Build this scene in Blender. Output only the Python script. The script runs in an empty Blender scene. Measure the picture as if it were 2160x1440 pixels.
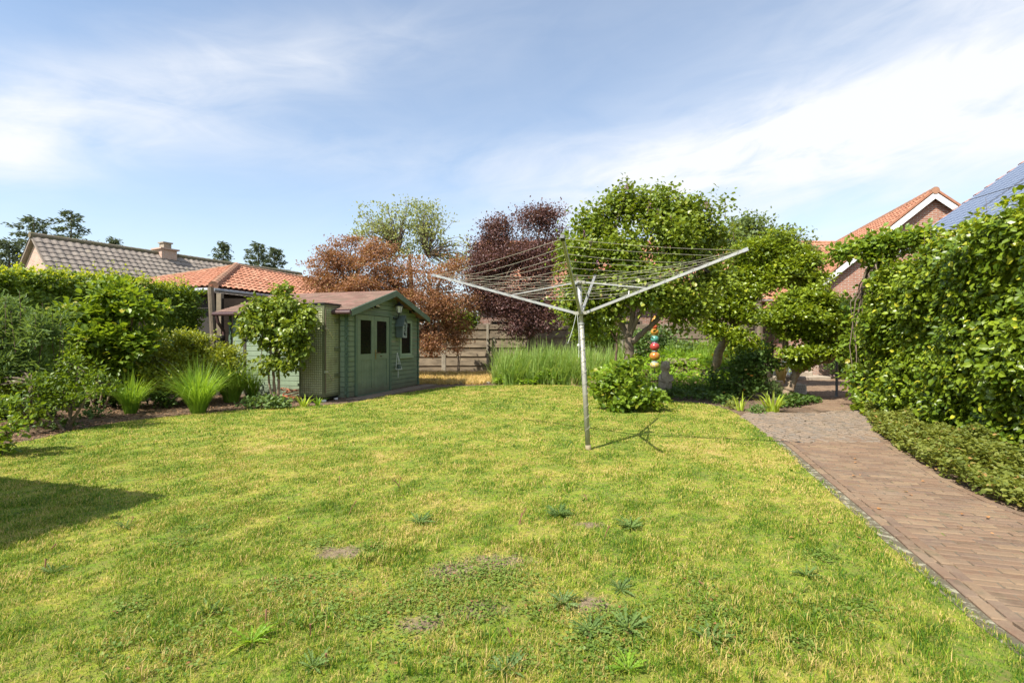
import bpy, math, random
import numpy as np
R = math.radians; GRASS = 1.0; DENS = 1.0
scene = bpy.context.scene
COL = scene.collection
# ---------------------------------------------------------------- camera, sky, sun, exposure
F = 1050.0; H = 1.3                      # focal length in photo pixels (2160 wide), eye height in metres
cam_d = bpy.data.cameras.new('camera'); cam = bpy.data.objects.new('camera', cam_d); COL.objects.link(cam)
cam.location = (0, 0, H); cam.rotation_euler = (R(90), 0, 0)
cam_d.sensor_width = 36; cam_d.lens = 36*F/2160; cam_d.clip_end = 1500; cam_d.clip_start = .05
scene.camera = cam
SUNV = np.array([-.92, -.93, 1.60]); SUNV /= np.linalg.norm(SUNV)
SUN_EL = math.asin(SUNV[2]); SUN_AZ = math.atan2(SUNV[0], SUNV[1])
sl = bpy.data.lights.new('sun', 'SUN'); sl.energy = 5.0; sl.angle = R(.5); sl.color = (1, .94, .84)
so = bpy.data.objects.new('sun', sl); COL.objects.link(so); so.location = (-20, -20, 35)
so.rotation_euler = (R(90)-SUN_EL, 0, -SUN_AZ+R(180))
scene.view_settings.view_transform = 'Standard'; scene.view_settings.look = 'None'
scene.view_settings.gamma = 1; scene.view_settings.exposure = EXPOSURE = 0.76
w = bpy.data.worlds.new('World'); scene.world = w; w.use_nodes = True
nt = w.node_tree; nt.nodes.clear()
def wn(t, **k):
    n = nt.nodes.new(t)
    for a, b in k.items(): setattr(n, a, b)
    return n
def wm(op, a, b=None, c=None, clamp=False):
    n = nt.nodes.new('ShaderNodeMath'); n.operation = op; n.use_clamp = clamp
    for i, v in enumerate((a, b, c)):
        if v is None: continue
        if isinstance(v, (int, float)): n.inputs[i].default_value = v
        else: nt.links.new(v, n.inputs[i])
    return n.outputs[0]
sky = wn('ShaderNodeTexSky'); sky.sky_type = 'NISHITA'; sky.sun_disc = False
sky.sun_elevation = SUN_EL; sky.sun_rotation = SUN_AZ; sky.air_density = 1.0; sky.dust_density = 1.1; sky.ozone_density = 1.3
tc = wn('ShaderNodeTexCoord'); sp = wn('ShaderNodeSeparateXYZ'); nt.links.new(tc.outputs['Generated'], sp.inputs[0])
X, Y, Z = sp.outputs
az = wm('ARCTAN2', X, Y); el = wm('ARCSINE', Z)
cb = wn('ShaderNodeCombineXYZ')
# cloud coordinates: a high flat layer of air seen in perspective
zz = wm('ADD', wm('MAXIMUM', Z, 0.0), .13)
nt.links.new(wm('MULTIPLY', az, 1.5), cb.inputs[0]); nt.links.new(wm('MULTIPLY', wm('SUBTRACT', el, wm('MULTIPLY', az, .12)), 3.6), cb.inputs[1])
def noise(scale, detail, rough, dist, sx=1, sy=1, rot=0, off=0):
    m = wn('ShaderNodeMapping'); m.inputs['Scale'].default_value = (sx, sy, 1); m.inputs['Rotation'].default_value = (0, 0, R(rot)); m.inputs['Location'].default_value = (off, off*.7, off*.3)
    nt.links.new(cb.outputs[0], m.inputs[0])
    n = wn('ShaderNodeTexNoise'); n.inputs['Scale'].default_value = scale; n.inputs['Detail'].default_value = detail
    n.inputs['Roughness'].default_value = rough; n.inputs['Distortion'].default_value = dist
    nt.links.new(m.outputs[0], n.inputs['Vector']); return n.outputs[0]
def patch(a0, e0, ra, re, slope=0.0):
    da = wm('SUBTRACT', az, a0); de = wm('SUBTRACT', wm('SUBTRACT', el, e0), wm('MULTIPLY', da, slope))
    q = wm('ADD', wm('POWER', wm('ABSOLUTE', wm('DIVIDE', da, ra)), 2.0), wm('POWER', wm('ABSOLUTE', wm('DIVIDE', de, re)), 2.0))
    return wm('EXPONENT', wm('MULTIPLY', q, -1.0))
n1 = noise(1.7, 7, .55, .8, 1, 1, 12); n2 = noise(4.2, 8, .58, 1.0, .8, 1.2, -14, 3.0); n3 = noise(.5, 3, .5, .4, 1, 1, 0, 9)
nn = wm('ADD', wm('MULTIPLY', n1, .62), wm('MULTIPLY', n2, .38))
tex = wm('MULTIPLY', wm('SUBTRACT', nn, .36), 3.0, clamp=True)
P = [patch(-.78, .29, .22, .075, .42), patch(-.45, .46, .30, .06, .25), patch(-.35, .34, .42, .05, .02)]
P2 = [patch(.40, .325, .36, .07, .06), patch(.75, .33, .38, .12, .05), patch(.85, .47, .3, .05, -.1), patch(.22, .21, .4, .05, 0)]
left = wm('ADD', wm('ADD', wm('MULTIPLY', P[0], 1.0), wm('MULTIPLY', P[1], .55)), wm('MULTIPLY', P[2], .35))
right = wm('ADD', wm('ADD', wm('MULTIPLY', P2[0], 1.25), wm('MULTIPLY', P2[1], 1.1)), wm('ADD', wm('MULTIPLY', P2[2], .5), wm('MULTIPLY', P2[3], .35)))
veil = wm('MULTIPLY', wm('ADD', az, 1.1), .11, clamp=True)                  # thin high veil, thicker to the right
mask = wm('ADD', wm('MULTIPLY', wm('ADD', left, right), wm('ADD', wm('MULTIPLY', tex, .85), .18)), wm('ADD', wm('MULTIPLY', tex, .08), veil))
mask = wm('ADD', mask, wm('MULTIPLY', wm('EXPONENT', wm('MULTIPLY', wm('MAXIMUM', el, 0.0), -7.0)), .42))
mask = wm('MINIMUM', wm('MAXIMUM', mask, 0.0), .96)
mx = wn('ShaderNodeMix'); mx.data_type = 'RGBA'
hs = wn('ShaderNodeHueSaturation'); hs.inputs['Saturation'].default_value = 1.0; hs.inputs['Hue'].default_value = .496; hs.inputs['Value'].default_value = 1.12
nt.links.new(sky.outputs[0], hs.inputs['Color'])
nt.links.new(mask, mx.inputs[0]); nt.links.new(hs.outputs[0], mx.inputs[6]); mx.inputs[7].default_value = (4.9, 5.0, 5.2, 1)
bg = wn('ShaderNodeBackground'); bg.inputs[1].default_value = .122
nt.links.new(mx.outputs[2], bg.inputs[0]); ow = wn('ShaderNodeOutputWorld'); nt.links.new(bg.outputs[0], ow.inputs[0])

# ---------------------------------------------------------------- helpers
rng = np.random.default_rng(7)
def G(px, py): d = F*H/(py-720.0); return np.array([(px-1080)/F*d, d, 0.0])
def W(px, py, d): return np.array([(px-1080)/F*d, d, H+(720-py)/F*d])
def tag(o, label=None, cat=None, group=None, kind=None):
    if label: o['label'] = label
    if cat: o['category'] = cat
    if group: o['group'] = group
    if kind: o['kind'] = kind
    return o
def empty(name, loc=(0, 0, 0), rz=0.0, label=None, cat=None, group=None, kind=None):
    o = bpy.data.objects.new(name, None); COL.objects.link(o); o.location = tuple(float(v) for v in loc); o.rotation_euler = (0, 0, rz)
    o.empty_display_size = .2
    return tag(o, label, cat, group, kind)
def nrm(v): v = np.asarray(v, float); return v/(np.linalg.norm(v, axis=-1, keepdims=True)+1e-9)
class MB:
    def __init__(s): s.v = []; s.f = {}; s.n = 0; s.mi = {}
    def add(s, v, f):
        v = np.asarray(v, float).reshape(-1, 3)
        if isinstance(f, np.ndarray): f = [f]
        else:
            d = {}
            for q in f: d.setdefault(len(q), []).append(q)
            f = [np.array(q) for q in d.values()]
        for a in f: s.f.setdefault(a.shape[1], []).append(a+s.n)
        s.v.append(v); s.n += len(v); return s
    def box(s, x0, x1, y0, y1, z0, z1, M=None, o=(0, 0, 0)):
        v = np.array([[x, y, z] for z in (z0, z1) for y in (y0, y1) for x in (x0, x1)], float)
        if M is not None: v = v @ np.asarray(M).T
        return s.add(v+np.asarray(o), [(0, 2, 3, 1), (4, 5, 7, 6), (0, 1, 5, 4), (2, 6, 7, 3), (0, 4, 6, 2), (1, 3, 7, 5)])
    def bbox(s, x0, x1, y0, y1, z0, z1, c=.01, M=None, o=(0, 0, 0)):       # box with chamfered vertical+top edges
        def ring(i, z): return [[x0+i, y0+i*0, z], [x1-i, y0, z], [x1, y0+i, z], [x1, y1-i, z], [x1-i, y1, z], [x0+i, y1, z], [x0, y1-i, z], [x0, y0+i, z]]
        r0 = ring(c, z0); r1 = ring(c, z1-c)
        cx, cy = (x0+x1)/2, (y0+y1)/2
        r2 = [[cx+(p[0]-cx)*(1-2*c/(x1-x0)), cy+(p[1]-cy)*(1-2*c/(y1-y0)), z1] for p in r1]
        v = np.array(r0+r1+r2)
        if M is not None: v = v @ np.asarray(M).T
        f = [tuple(range(7, -1, -1)), tuple(range(16, 24))]
        for k in range(2):
            for i in range(8): f.append((k*8+i, k*8+(i+1) % 8, k*8+8+(i+1) % 8, k*8+8+i))
        return s.add(v+np.asarray(o), f)
    def beam(s, p0, p1, w, h, up=(0, 0, 1)):
        p0, p1 = np.asarray(p0, float), np.asarray(p1, float); d = nrm(p1-p0); sx = np.cross(d, up)
        if np.linalg.norm(sx) < 1e-3: sx = np.cross(d, (1, 0, 0))
        sx = nrm(sx); u = nrm(np.cross(sx, d)); v = []
        for p in (p0, p1):
            for a, b in ((-1, -1), (1, -1), (1, 1), (-1, 1)): v.append(p+sx*a*w/2+u*b*h/2)
        return s.add(v, [(3, 2, 1, 0), (4, 5, 6, 7), (0, 1, 5, 4), (1, 2, 6, 5), (2, 3, 7, 6), (3, 0, 4, 7)])
    def tube(s, pts, rad, n=8, cap=True):
        pts = np.asarray(pts, float); m = len(pts); rad = np.broadcast_to(np.asarray(rad, float), (m,))
        t = np.gradient(pts, axis=0); t = nrm(t)
        ref = np.array([0, 0, 1.]) if abs(t[0][2]) < .9 else np.array([1., 0, 0])
        a = np.arange(n)*2*math.pi/n; v = []
        sx = nrm(np.cross(t[0], ref))
        for i in range(m):
            sx = nrm(sx-t[i]*np.dot(sx, t[i])); sy = np.cross(t[i], sx)
            v.append(pts[i]+rad[i]*(np.cos(a)[:, None]*sx+np.sin(a)[:, None]*sy))
        v = np.concatenate(v); f = []
        for i in range(m-1):
            for j in range(n): f.append((i*n+j, i*n+(j+1) % n, (i+1)*n+(j+1) % n, (i+1)*n+j))
        if cap: f.append(tuple(range(n-1, -1, -1))); f.append(tuple(range((m-1)*n, m*n)))
        return s.add(v, f)
    def lathe(s, prof, c=(0, 0, 0), n=16):
        a = np.arange(n)*2*math.pi/n; v = []; f = []
        for r, z in prof: v += [[c[0]+r*math.cos(t), c[1]+r*math.sin(t), c[2]+z] for t in a]
        m = len(prof)
        for i in range(m-1):
            for j in range(n): f.append((i*n+j, i*n+(j+1) % n, (i+1)*n+(j+1) % n, (i+1)*n+j))
        f.append(tuple(range(n-1, -1, -1))); f.append(tuple(range((m-1)*n, m*n)))
        return s.add(v, f)
    def prism(s, poly, d):                                  # poly: 3D points; extruded by vector d
        p = np.asarray(poly, float); k = len(p); v = np.concatenate([p, p+np.asarray(d, float)])
        f = [tuple(range(k-1, -1, -1)), tuple(range(k, 2*k))]+[(i, (i+1) % k, k+(i+1) % k, k+i) for i in range(k)]
        return s.add(v, f)
    def build(s, name, mat, parent=None, smooth=False, loc=None):
        me = bpy.data.meshes.new(name)
        V = np.concatenate(s.v).astype(np.float32)
        if loc is not None: V = V-np.asarray(loc, np.float32)
        me.vertices.add(len(V)); me.vertices.foreach_set('co', V.ravel())
        li = []; st = []; c = 0
        for k, arrs in s.f.items():
            a = np.concatenate(arrs); li.append(a.ravel()); st.append(c+np.arange(len(a))*k); c += a.size
        li = np.concatenate(li).astype(np.int32); st = np.concatenate(st).astype(np.int32)
        me.loops.add(len(li)); me.loops.foreach_set('vertex_index', li)
        me.polygons.add(len(st)); me.polygons.foreach_set('loop_start', st)
        me.update(calc_edges=True); me.validate()
        me.polygons.foreach_set('use_smooth', np.full(len(me.polygons), bool(smooth)))
        me.materials.append(mat)
        o = bpy.data.objects.new(name, me); COL.objects.link(o)
        if parent is not None: o.parent = parent
        if loc is not None: o.location = tuple(float(x) for x in loc)
        return o
def scatter(mb, T, TF, pos, U, N, scale):
    """copies of the template T (x along U, y sideways, z along N)"""
    T = np.asarray(T, float); TF = np.asarray(TF)
    U = nrm(U); N = nrm(N-U*np.sum(N*U, 1, keepdims=True)); V = np.cross(N, U)
    sc = np.asarray(scale, float)
    if sc.ndim == 1: sc = np.repeat(sc[:, None], 3, 1)
    L = T[None]*sc[:, None, :]
    v = pos[:, None, :]+L[..., 0:1]*U[:, None]+L[..., 1:2]*V[:, None]+L[..., 2:3]*N[:, None]
    f = TF[None]+(np.arange(len(pos))*len(T))[:, None, None]
    mb.add(v.reshape(-1, 3), f.reshape(-1, TF.shape[1])); return mb
OVAL = ([(0, 0, 0), (.28, .36, .10), (.66, .32, .08), (1, 0, -.08), (.66, -.32, .08), (.28, -.36, .10), (.5, 0, .0)],
        [(6, 0, 5), (6, 5, 4), (6, 4, 3), (6, 3, 2), (6, 2, 1), (6, 1, 0)])
DIAM = ([(0, 0, 0), (.45, .3, .07), (1, 0, -.05), (.45, -.3, .07)], [(0, 3, 2), (0, 2, 1)])
LANCE = ([(0, 0, 0), (.4, .11, .04), (1, 0, -.15), (.4, -.11, .04)], [(0, 3, 2), (0, 2, 1)])
def rdir(n): return nrm(rng.normal(size=(n, 3)))

# ---------------------------------------------------------------- materials
MATS = {}
class NT:
    def __init__(s, name):
        s.m = bpy.data.materials.new(name); s.m.use_nodes = True; s.t = s.m.node_tree; s.t.nodes.clear(); s.out = s.t.nodes.new('ShaderNodeOutputMaterial')
    def n(s, t, **k):
        x = s.t.nodes.new(t)
        for a, b in k.items(): setattr(x, a, b)
        return x
    def l(s, a, b): s.t.links.new(a, b)
    def val(s, v, inp):
        if isinstance(v, (int, float)): inp.default_value = v
        elif isinstance(v, tuple): inp.default_value = v if len(v) == 4 or len(inp.default_value) == 3 else v+(1,)
        else: s.l(v, inp)
    def math(s, op, a, b=0.0, clamp=False):
        x = s.n('ShaderNodeMath', operation=op, use_clamp=clamp); s.val(a, x.inputs[0]); s.val(b, x.inputs[1]); return x.outputs[0]
    def mix(s, f, a, b, mode='MIX'):
        x = s.n('ShaderNodeMix', data_type='RGBA', blend_type=mode); s.val(f, x.inputs[0])
        for v, i in ((a, 6), (b, 7)):
            if isinstance(v, tuple): x.inputs[i].default_value = v[:3]+(1,)
            else: s.l(v, x.inputs[i])
        return x.outputs[2]
    def noise(s, scale, detail=4, rough=.55, vec=None, dist=0, out=0):
        x = s.n('ShaderNodeTexNoise'); x.inputs['Scale'].default_value = scale; x.inputs['Detail'].default_value = detail
        x.inputs['Roughness'].default_value = rough; x.inputs['Distortion'].default_value = dist
        if vec is not None: s.l(vec, x.inputs['Vector'])
        return x.outputs[out]
    def ramp(s, f, lo, hi):
        x = s.n('ShaderNodeMapRange'); s.val(f, x.inputs[0]); x.inputs[1].default_value = lo; x.inputs[2].default_value = hi; return x.outputs[0]
    def pos(s, scale=(1, 1, 1), obj=False, rot=(0, 0, 0)):
        if obj: v = s.n('ShaderNodeTexCoord').outputs['Object']
        else: v = s.n('ShaderNodeNewGeometry').outputs['Position']
        m = s.n('ShaderNodeMapping'); m.inputs['Scale'].default_value = scale; m.inputs['Rotation'].default_value = rot; s.l(v, m.inputs[0]); return m.outputs[0]
    def island(s): return s.n('ShaderNodeNewGeometry').outputs['Random Per Island']
    def bsdf(s, col, rough=.6, metal=0.0, spec=.5, bump=None, bs=.2, bd=.01):
        b = s.n('ShaderNodeBsdfPrincipled'); s.val(col, b.inputs['Base Color']); s.val(rough, b.inputs['Roughness']); b.inputs['Metallic'].default_value = metal
        b.inputs['Specular IOR Level'].default_value = spec
        if bump is not None:
            q = s.n('ShaderNodeBump'); q.inputs['Strength'].default_value = bs; q.inputs['Distance'].default_value = bd; s.l(bump, q.inputs['Height']); s.l(q.outputs[0], b.inputs['Normal'])
        return b.outputs[0]
    def fin(s, sh): s.l(sh, s.out.inputs[0]); return s.m
def pm(name, c1, c2=None, scale=6, rough=.6, metal=0, spec=.4, bs=.3, bd=.01, bscale=None, stretch=(1, 1, 1), isl=0.0, dirt=0):
    """plain weathered surface: two tones mixed by noise, fine bump, optional tone per piece"""
    t = NT(name); c2 = c2 or tuple(x*.75 for x in c1); v = t.pos(stretch, obj=True)
    f = t.ramp(t.noise(scale, 6, .62, v), .32, .68); col = t.mix(f, c1, c2)
    if isl:
        k = t.math('ADD', t.math('MULTIPLY', t.math('SUBTRACT', t.island(), .5), isl*2), 1.0)
        h = t.n('ShaderNodeHueSaturation'); t.l(col, h.inputs['Color']); t.l(k, h.inputs['Value']); col = h.outputs[0]
    if dirt:                                       # rain splash and grime creeping up from the ground, streaks from above
        s = t.n('ShaderNodeSeparateXYZ'); o = t.n('ShaderNodeTexCoord').outputs['Object']; t.l(o, s.inputs[0])
        q = t.math('ADD', t.math('MULTIPLY', s.outputs[2], 2.2), t.math('MULTIPLY', t.noise(5, 5, .7, o), .9)); col = t.mix(t.math('MULTIPLY', t.math('SUBTRACT', 1.0, t.ramp(q, .55, 1.15)), dirt), col, (.11, .10, .065))
        col = t.mix(t.math('MULTIPLY', t.ramp(t.noise(9, 5, .7, t.pos((1, 1, .15), obj=True)), .52, .75), .45*dirt), col, (.09, .12, .075))
    r = t.math('ADD', t.math('MULTIPLY', f, .15), rough-.07)
    return t.fin(t.bsdf(col, r, metal, spec, t.noise(bscale or scale*6, 5, .6, v), bs, bd))
def leaf(name, dark, light, rough=.45, trans=.35, spec=.4, patch=2.0, warm=None, backs=None):
    """leaves: colour differs from leaf to leaf and from twig to twig; light comes through"""
    t = NT(name); r = t.island(); pn = t.ramp(t.noise(patch, 3, .6, t.pos()), .3, .7)
    f = t.math('ADD', t.math('MULTIPLY', r, .6), t.math('MULTIPLY', pn, .4)); col = t.mix(f, dark, light)
    if warm: col = t.mix(t.ramp(t.math('FRACT', t.math('MULTIPLY', r, 37.3)), .93, 1.0), col, warm)
    b = t.bsdf(col, rough, 0, spec)
    tr = t.n('ShaderNodeBsdfTranslucent'); tc2 = t.mix(.55, col, tuple(min(1, x*2.2) for x in (light[0]*1.05, light[1], light[2]*.35))); t.l(tc2, tr.inputs[0])
    ms = t.n('ShaderNodeMixShader'); ms.inputs[0].default_value = trans; t.l(b, ms.inputs[1]); t.l(tr.outputs[0], ms.inputs[2])
    return t.fin(ms.outputs[0])
def bricks(name, c1, c2, mortar, axes, bw=.22, rh=.065, ms=.009):
    t = NT(name); o = t.n('ShaderNodeTexCoord').outputs['Object']; s = t.n('ShaderNodeSeparateXYZ'); t.l(o, s.inputs[0])
    c = t.n('ShaderNodeCombineXYZ'); t.l(s.outputs[axes[0]], c.inputs[0]); t.l(s.outputs[axes[1]], c.inputs[1])
    b = t.n('ShaderNodeTexBrick'); t.l(c.outputs[0], b.inputs['Vector']); b.inputs['Scale'].default_value = 1
    b.inputs['Brick Width'].default_value = bw; b.inputs['Row Height'].default_value = rh; b.inputs['Mortar Size'].default_value = ms; b.inputs['Bias'].default_value = 0
    b.inputs['Color1'].default_value = c1+(1,); b.inputs['Color2'].default_value = c2+(1,); b.inputs['Mortar'].default_value = mortar+(1,)
    col = t.mix(t.ramp(t.noise(3, 5, .6, t.pos()), .3, .75), b.outputs[0], tuple(x*.6 for x in c1)); 
    inv = t.math('SUBTRACT', 1.0, b.outputs[1])
    return t.fin(t.bsdf(t.mix(.35, b.outputs[0], col), .85, 0, .2, inv, .5, .01))
M = {}
BARK = M['bark'] = pm('bark', (.19, .145, .10), (.09, .07, .05), 9, .9, bs=.8, bd=.02, stretch=(1, 1, .25))
M['bark_pale'] = pm('bark_pale', (.36, .27, .18), (.18, .13, .085), 12, .9, bs=.8, bd=.015, stretch=(.6, .6, 1.6))
M['twig'] = pm('twig', (.16, .11, .07), (.09, .06, .04), 12, .9)
# ---------------------------------------------------------------- ground, lawn, path
def inpoly(P, poly):
    x, y = P[:, 0], P[:, 1]; ins = np.zeros(len(P), bool); n = len(poly)
    for i in range(n):
        x0, y0 = poly[i][:2]; x1, y1 = poly[(i+1) % n][:2]
        c = ((y0 > y) != (y1 > y)) & (x < (x1-x0)*(y-y0)/(y1-y0+1e-12)+x0); ins ^= c
    return ins
def smooth_poly(pts, k=3):
    pts = np.asarray([p[:2] for p in pts], float)
    for _ in range(k):
        a = np.roll(pts, -1, 0); pts = np.stack([pts*.75+a*.25, pts*.25+a*.75], 1).reshape(-1, 2)
    return pts
def g(*a): return [G(*p)[:2] for p in a]
LAWN = smooth_poly([(-9, 5.2), (-7.2, 5.6)]+g((40, 938), (180, 903), (300, 885), (430, 872), (560, 862), (690, 855), (745, 850), (800, 838), (900, 822), (960, 815), (1100, 812), (1230, 813))
  + g((1320, 842), (1400, 846), (1480, 850), (1530, 862), (1562, 878), (1600, 905), (1640, 932), (1740, 1022), (1900, 1165), (2080, 1325))+[(2.02, 1.4), (1.9, -3), (-9, -3)], 2)
PATH_L = g((1562, 878), (1600, 905), (1640, 932), (1740, 1022), (1900, 1165), (2080, 1325))+[(2.02, 1.4), (1.9, -3)]
PATH_R = [(3.5, -3), (3.75, 1.4), (3.85, 3.0)]+g((2160, 1085), (2100, 1062), (2000, 1015), (1900, 952), (1845, 912), (1825, 880))
def soil_nodes(t):
    v = t.pos(); a = t.mix(t.ramp(t.noise(2.2, 6, .65, v), .35, .65), (.09, .06, .04), (.19, .13, .085))
    return t.mix(t.ramp(t.noise(38, 4, .7, v), .45, .7), a, (.26, .19, .13))
t = NT('soil'); M['soil'] = t.fin(t.bsdf(soil_nodes(t), .95, 0, .15, t.noise(45, 6, .7, t.pos()), .9, .03))
def lawn_col(t, blade):
    v = t.pos()
    big = t.noise(.55, 4, .6, v, .6); mid = t.noise(2.4, 5, .65, v, .4); fine = t.noise(9, 4, .6, v)
    k = t.math('ADD', t.math('ADD', t.math('MULTIPLY', big, .35), t.math('MULTIPLY', mid, .45)), t.math('MULTIPLY', fine, .2))
    if blade: k = t.math('ADD', k, t.math('MULTIPLY', t.math('SUBTRACT', t.island(), .5), .34))
    cr = t.n('ShaderNodeValToRGB'); t.l(k, cr.inputs[0]); e = cr.color_ramp.elements
    k2 = None; e[0].position = .37; e[0].color = GR[0]+(1,)
    e[1].position = .635; e[1].color = GR[4]+(1,)
    for p, c in ((.44, GR[1]), (.51, GR[2]), (.562, GR[3])):
        q = e.new(p); q.color = c+(1,)
    return cr.outputs[0], v
WORN = [(720, 1168, .17, .08), (690, 1175, .1, .05), (960, 1210, .20, .12), (1050, 1190, .2, .12), (1000, 1290, .14, .09), (1240, 1110, .10, .06), (900, 1320, .1, .08), (1250, 1280, .12, .09)]
GR = [(.05, .125, .010), (.12, .25, .010), (.26, .345, .021), (.43, .40, .062), (.62, .46, .18)]
t = NT('lawn_ground'); c, v = lawn_col(t, False); c = t.mix(t.ramp(t.noise(26, 5, .7, v), .4, .7), c, (.19, .16, .06))
bare = t.ramp(t.noise(3.5, 5, .65, v, .3), .68, .76); c = t.mix(.28, c, (.22, .20, .06)); c = t.mix(bare, c, (.34, .26, .18)); wr = None
for px, py, a_, b_ in WORN:
    q = G(px, py); m_ = t.n('ShaderNodeMapping'); m_.inputs['Scale'].default_value = (1/a_, 1/b_, 0); m_.inputs['Location'].default_value = (-q[0]/a_, -q[1]/b_, 0); t.l(v, m_.inputs[0])
    ln = t.n('ShaderNodeVectorMath', operation='LENGTH'); t.l(m_.outputs[0], ln.inputs[0]); wr = ln.outputs['Value'] if wr is None else t.math('MINIMUM', wr, ln.outputs['Value'])
wr = t.math('ADD', wr, t.math('MULTIPLY', t.math('SUBTRACT', t.noise(7, 7, .8, v), .5), 4.5)); wr = t.math('SUBTRACT', 1.0, t.ramp(wr, .55, 1.35)); c = t.mix(wr, c, t.mix(t.ramp(t.noise(40, 5, .7, v), .35, .65), (.13, .095, .055), (.31, .24, .155)))
M['lawn_ground'] = t.fin(t.bsdf(c, .95, 0, .1, t.noise(60, 5, .7, v), .8, .02))
t = NT('grass_blade'); c, v = lawn_col(t, True); b = t.bsdf(c, .55, 0, .25)
tr = t.n('ShaderNodeBsdfTranslucent'); t.l(t.mix(.3, c, (.4, .5, .04)), tr.inputs[0]); ms = t.n('ShaderNodeMixShader'); ms.inputs[0].default_value = .35; t.l(b, ms.inputs[1]); t.l(tr.outputs[0], ms.inputs[2])
M['grass_blade'] = t.fin(ms.outputs[0])

mb = MB(); mb.add([(-500, -100, -.012), (500, -100, -.012), (500, 900, -.012), (-500, 900, -.012)], [(0, 1, 2, 3)])
t = NT('far_ground'); M['far_ground'] = t.fin(t.bsdf(t.mix(t.ramp(t.noise(.3, 5, .6, t.pos()), .3, .7), (.10, .13, .04), (.2, .17, .09)), .95, 0, .1))
tag(mb.build('ground', M['far_ground']), kind='structure')
# garden soil, gently uneven, with the beds mounded
def hgrid(x0, x1, y0, y1, st, hf):
    xs = np.arange(x0, x1+1e-6, st); ys = np.arange(y0, y1+1e-6, st); A, B = np.meshgrid(xs, ys)
    z = hf(A, B); V = np.stack([A, B, z], -1).reshape(-1, 3); nx = len(xs)
    i = np.arange((len(ys)-1)*(nx-1)); r = i//(nx-1); cc = i % (nx-1); a = r*nx+cc
    return V, np.stack([a, a+1, a+nx+1, a+nx], 1)
def rough_h(A, B, amp):
    z = np.zeros_like(A)
    for k in range(9):
        th = rng.random()*6.28; fr = 2+k*2.3; z += np.sin((A*math.cos(th)+B*math.sin(th))*fr+rng.random()*6)/(k+1.5)
    return z*amp
mb = MB(); V, Fc = hgrid(-12, 11, -1, 24, .12, lambda A, B: -.004+rough_h(A, B, .003)-.002)
mb.add(V, Fc); tag(mb.build('soil', M['soil']), kind='structure')
# lawn turf sheet
def polysheet(mb, poly, z, th=0):
    p = [(x, y, z) for x, y in poly]; mb.add(p, [tuple(range(len(p)))])
mb = MB(); polysheet(mb, LAWN, .012); lawn = mb.build('lawn', M['lawn_ground']); tag(lawn, kind='structure')
bm_pts = []
TUFT_PTS = []
# grass blades: finer and denser towards the camera
BL = ([(0, .5, 0), (0, -.5, 0), (.12, -.38, .55), (.12, .38, .55), (.42, 0, 1)], None)
mb = MB()
def worn(P):
    k = np.ones(len(P))
    for px, py, a, b in WORN:
        c = G(px, py); k *= 1-.9*np.exp(-(((P[:, 0]-c[0])/a)**2+((P[:, 1]-c[1])/b)**2)**1.5)
    return k
def clump_noise(P, s, seed):
    r = np.random.default_rng(seed); z = np.zeros(len(P))
    for k in range(7):
        th = r.random()*6.28; z += np.sin((P[:, 0]*math.cos(th)+P[:, 1]*math.sin(th))*s*(1+k*.45)+r.random()*6.28)
    return z/3.5
for (d0, d1, dens, hh, ww) in ((1.5, 2.6, 30000, .023, .0024), (2.6, 4.0, 19000, .022, .0032), (4, 6, 8500, .022, .0046), (6, 9, 3300, .022, .0075), (9, 14.8, 1600, .024, .012)):
    hw = 1.35*d1+1.5; n = int(dens*2*hw*(d1-d0)*GRASS)
    P = np.stack([rng.uniform(-hw, hw, n), rng.uniform(d0, d1, n)], 1)
    P = P[(np.abs(P[:, 0]) < 1.3*P[:, 1]+1.5) & inpoly(P, LAWN)]
    q = clump_noise(P, 5.5, 3)+.8*clump_noise(P, 19, 4); keep = rng.random(len(P)) < np.clip(.80+.40*q, .25, 1)*worn(P); P = P[keep]; q = q[keep]
    n = len(P); az_ = rng.random(n)*6.283; tilt = rng.uniform(.1, 1.15, n)
    lean = np.stack([np.cos(az_), np.sin(az_), np.zeros(n)], 1)
    hgt = hh*rng.uniform(.4, 1.35, n)*(1+.35*np.clip(q, -1, 1.2)); wd = ww*rng.uniform(.6, 1.3, n)
    p0 = np.concatenate([P, np.full((n, 1), .010)], 1); side = np.stack([-lean[:, 1], lean[:, 0], np.zeros(n)], 1)*wd[:, None]/2
    up = np.array([0, 0, 1.]); h_ = hgt[:, None]; tl = (hgt*np.sin(tilt)*1.2)[:, None]
    m1 = p0+up*h_*.6+lean*tl*.35; tip = p0+up*h_*np.cos(tilt*.8)[:, None]+lean*tl
    V = np.stack([p0-side, p0+side, m1+side*.85, m1-side*.85, tip], 1)
    base = (np.arange(n)*5)[:, None]
    mb.v.append(V.reshape(-1, 3)); mb.f.setdefault(4, []).append(np.array([[0, 1, 2, 3]])+base+mb.n); mb.f.setdefault(3, []).append(np.array([[3, 2, 4]])+base+mb.n); mb.n += n*5
TUFTS = True; LAWN_MB = mb
for tx, ty, tr_, tn_ in ((1130, 1160, .20, 40), (1180, 1180, .2, 40), (780, 1190, .15, 30), (850, 1170, .2, 40), (1560, 1330, .3, 60), (1650, 1290, .3, 50), (1480, 1390, .25, 60), (640, 1330, .15, 20), (450, 1300, .1, 20), (1400, 1180, .3, 30), (1880, 1350, .3, 40), (300, 1390, .3, 30), (980, 1400, .3, 40), (1720, 1400, .3, 50)):
    c = G(tx, ty)
    for q_ in range(tn_): TUFT_PTS.append((c[0]+rng.normal(0, tr_*.6), c[1]+rng.normal(0, tr_*.35), .01))
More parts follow.
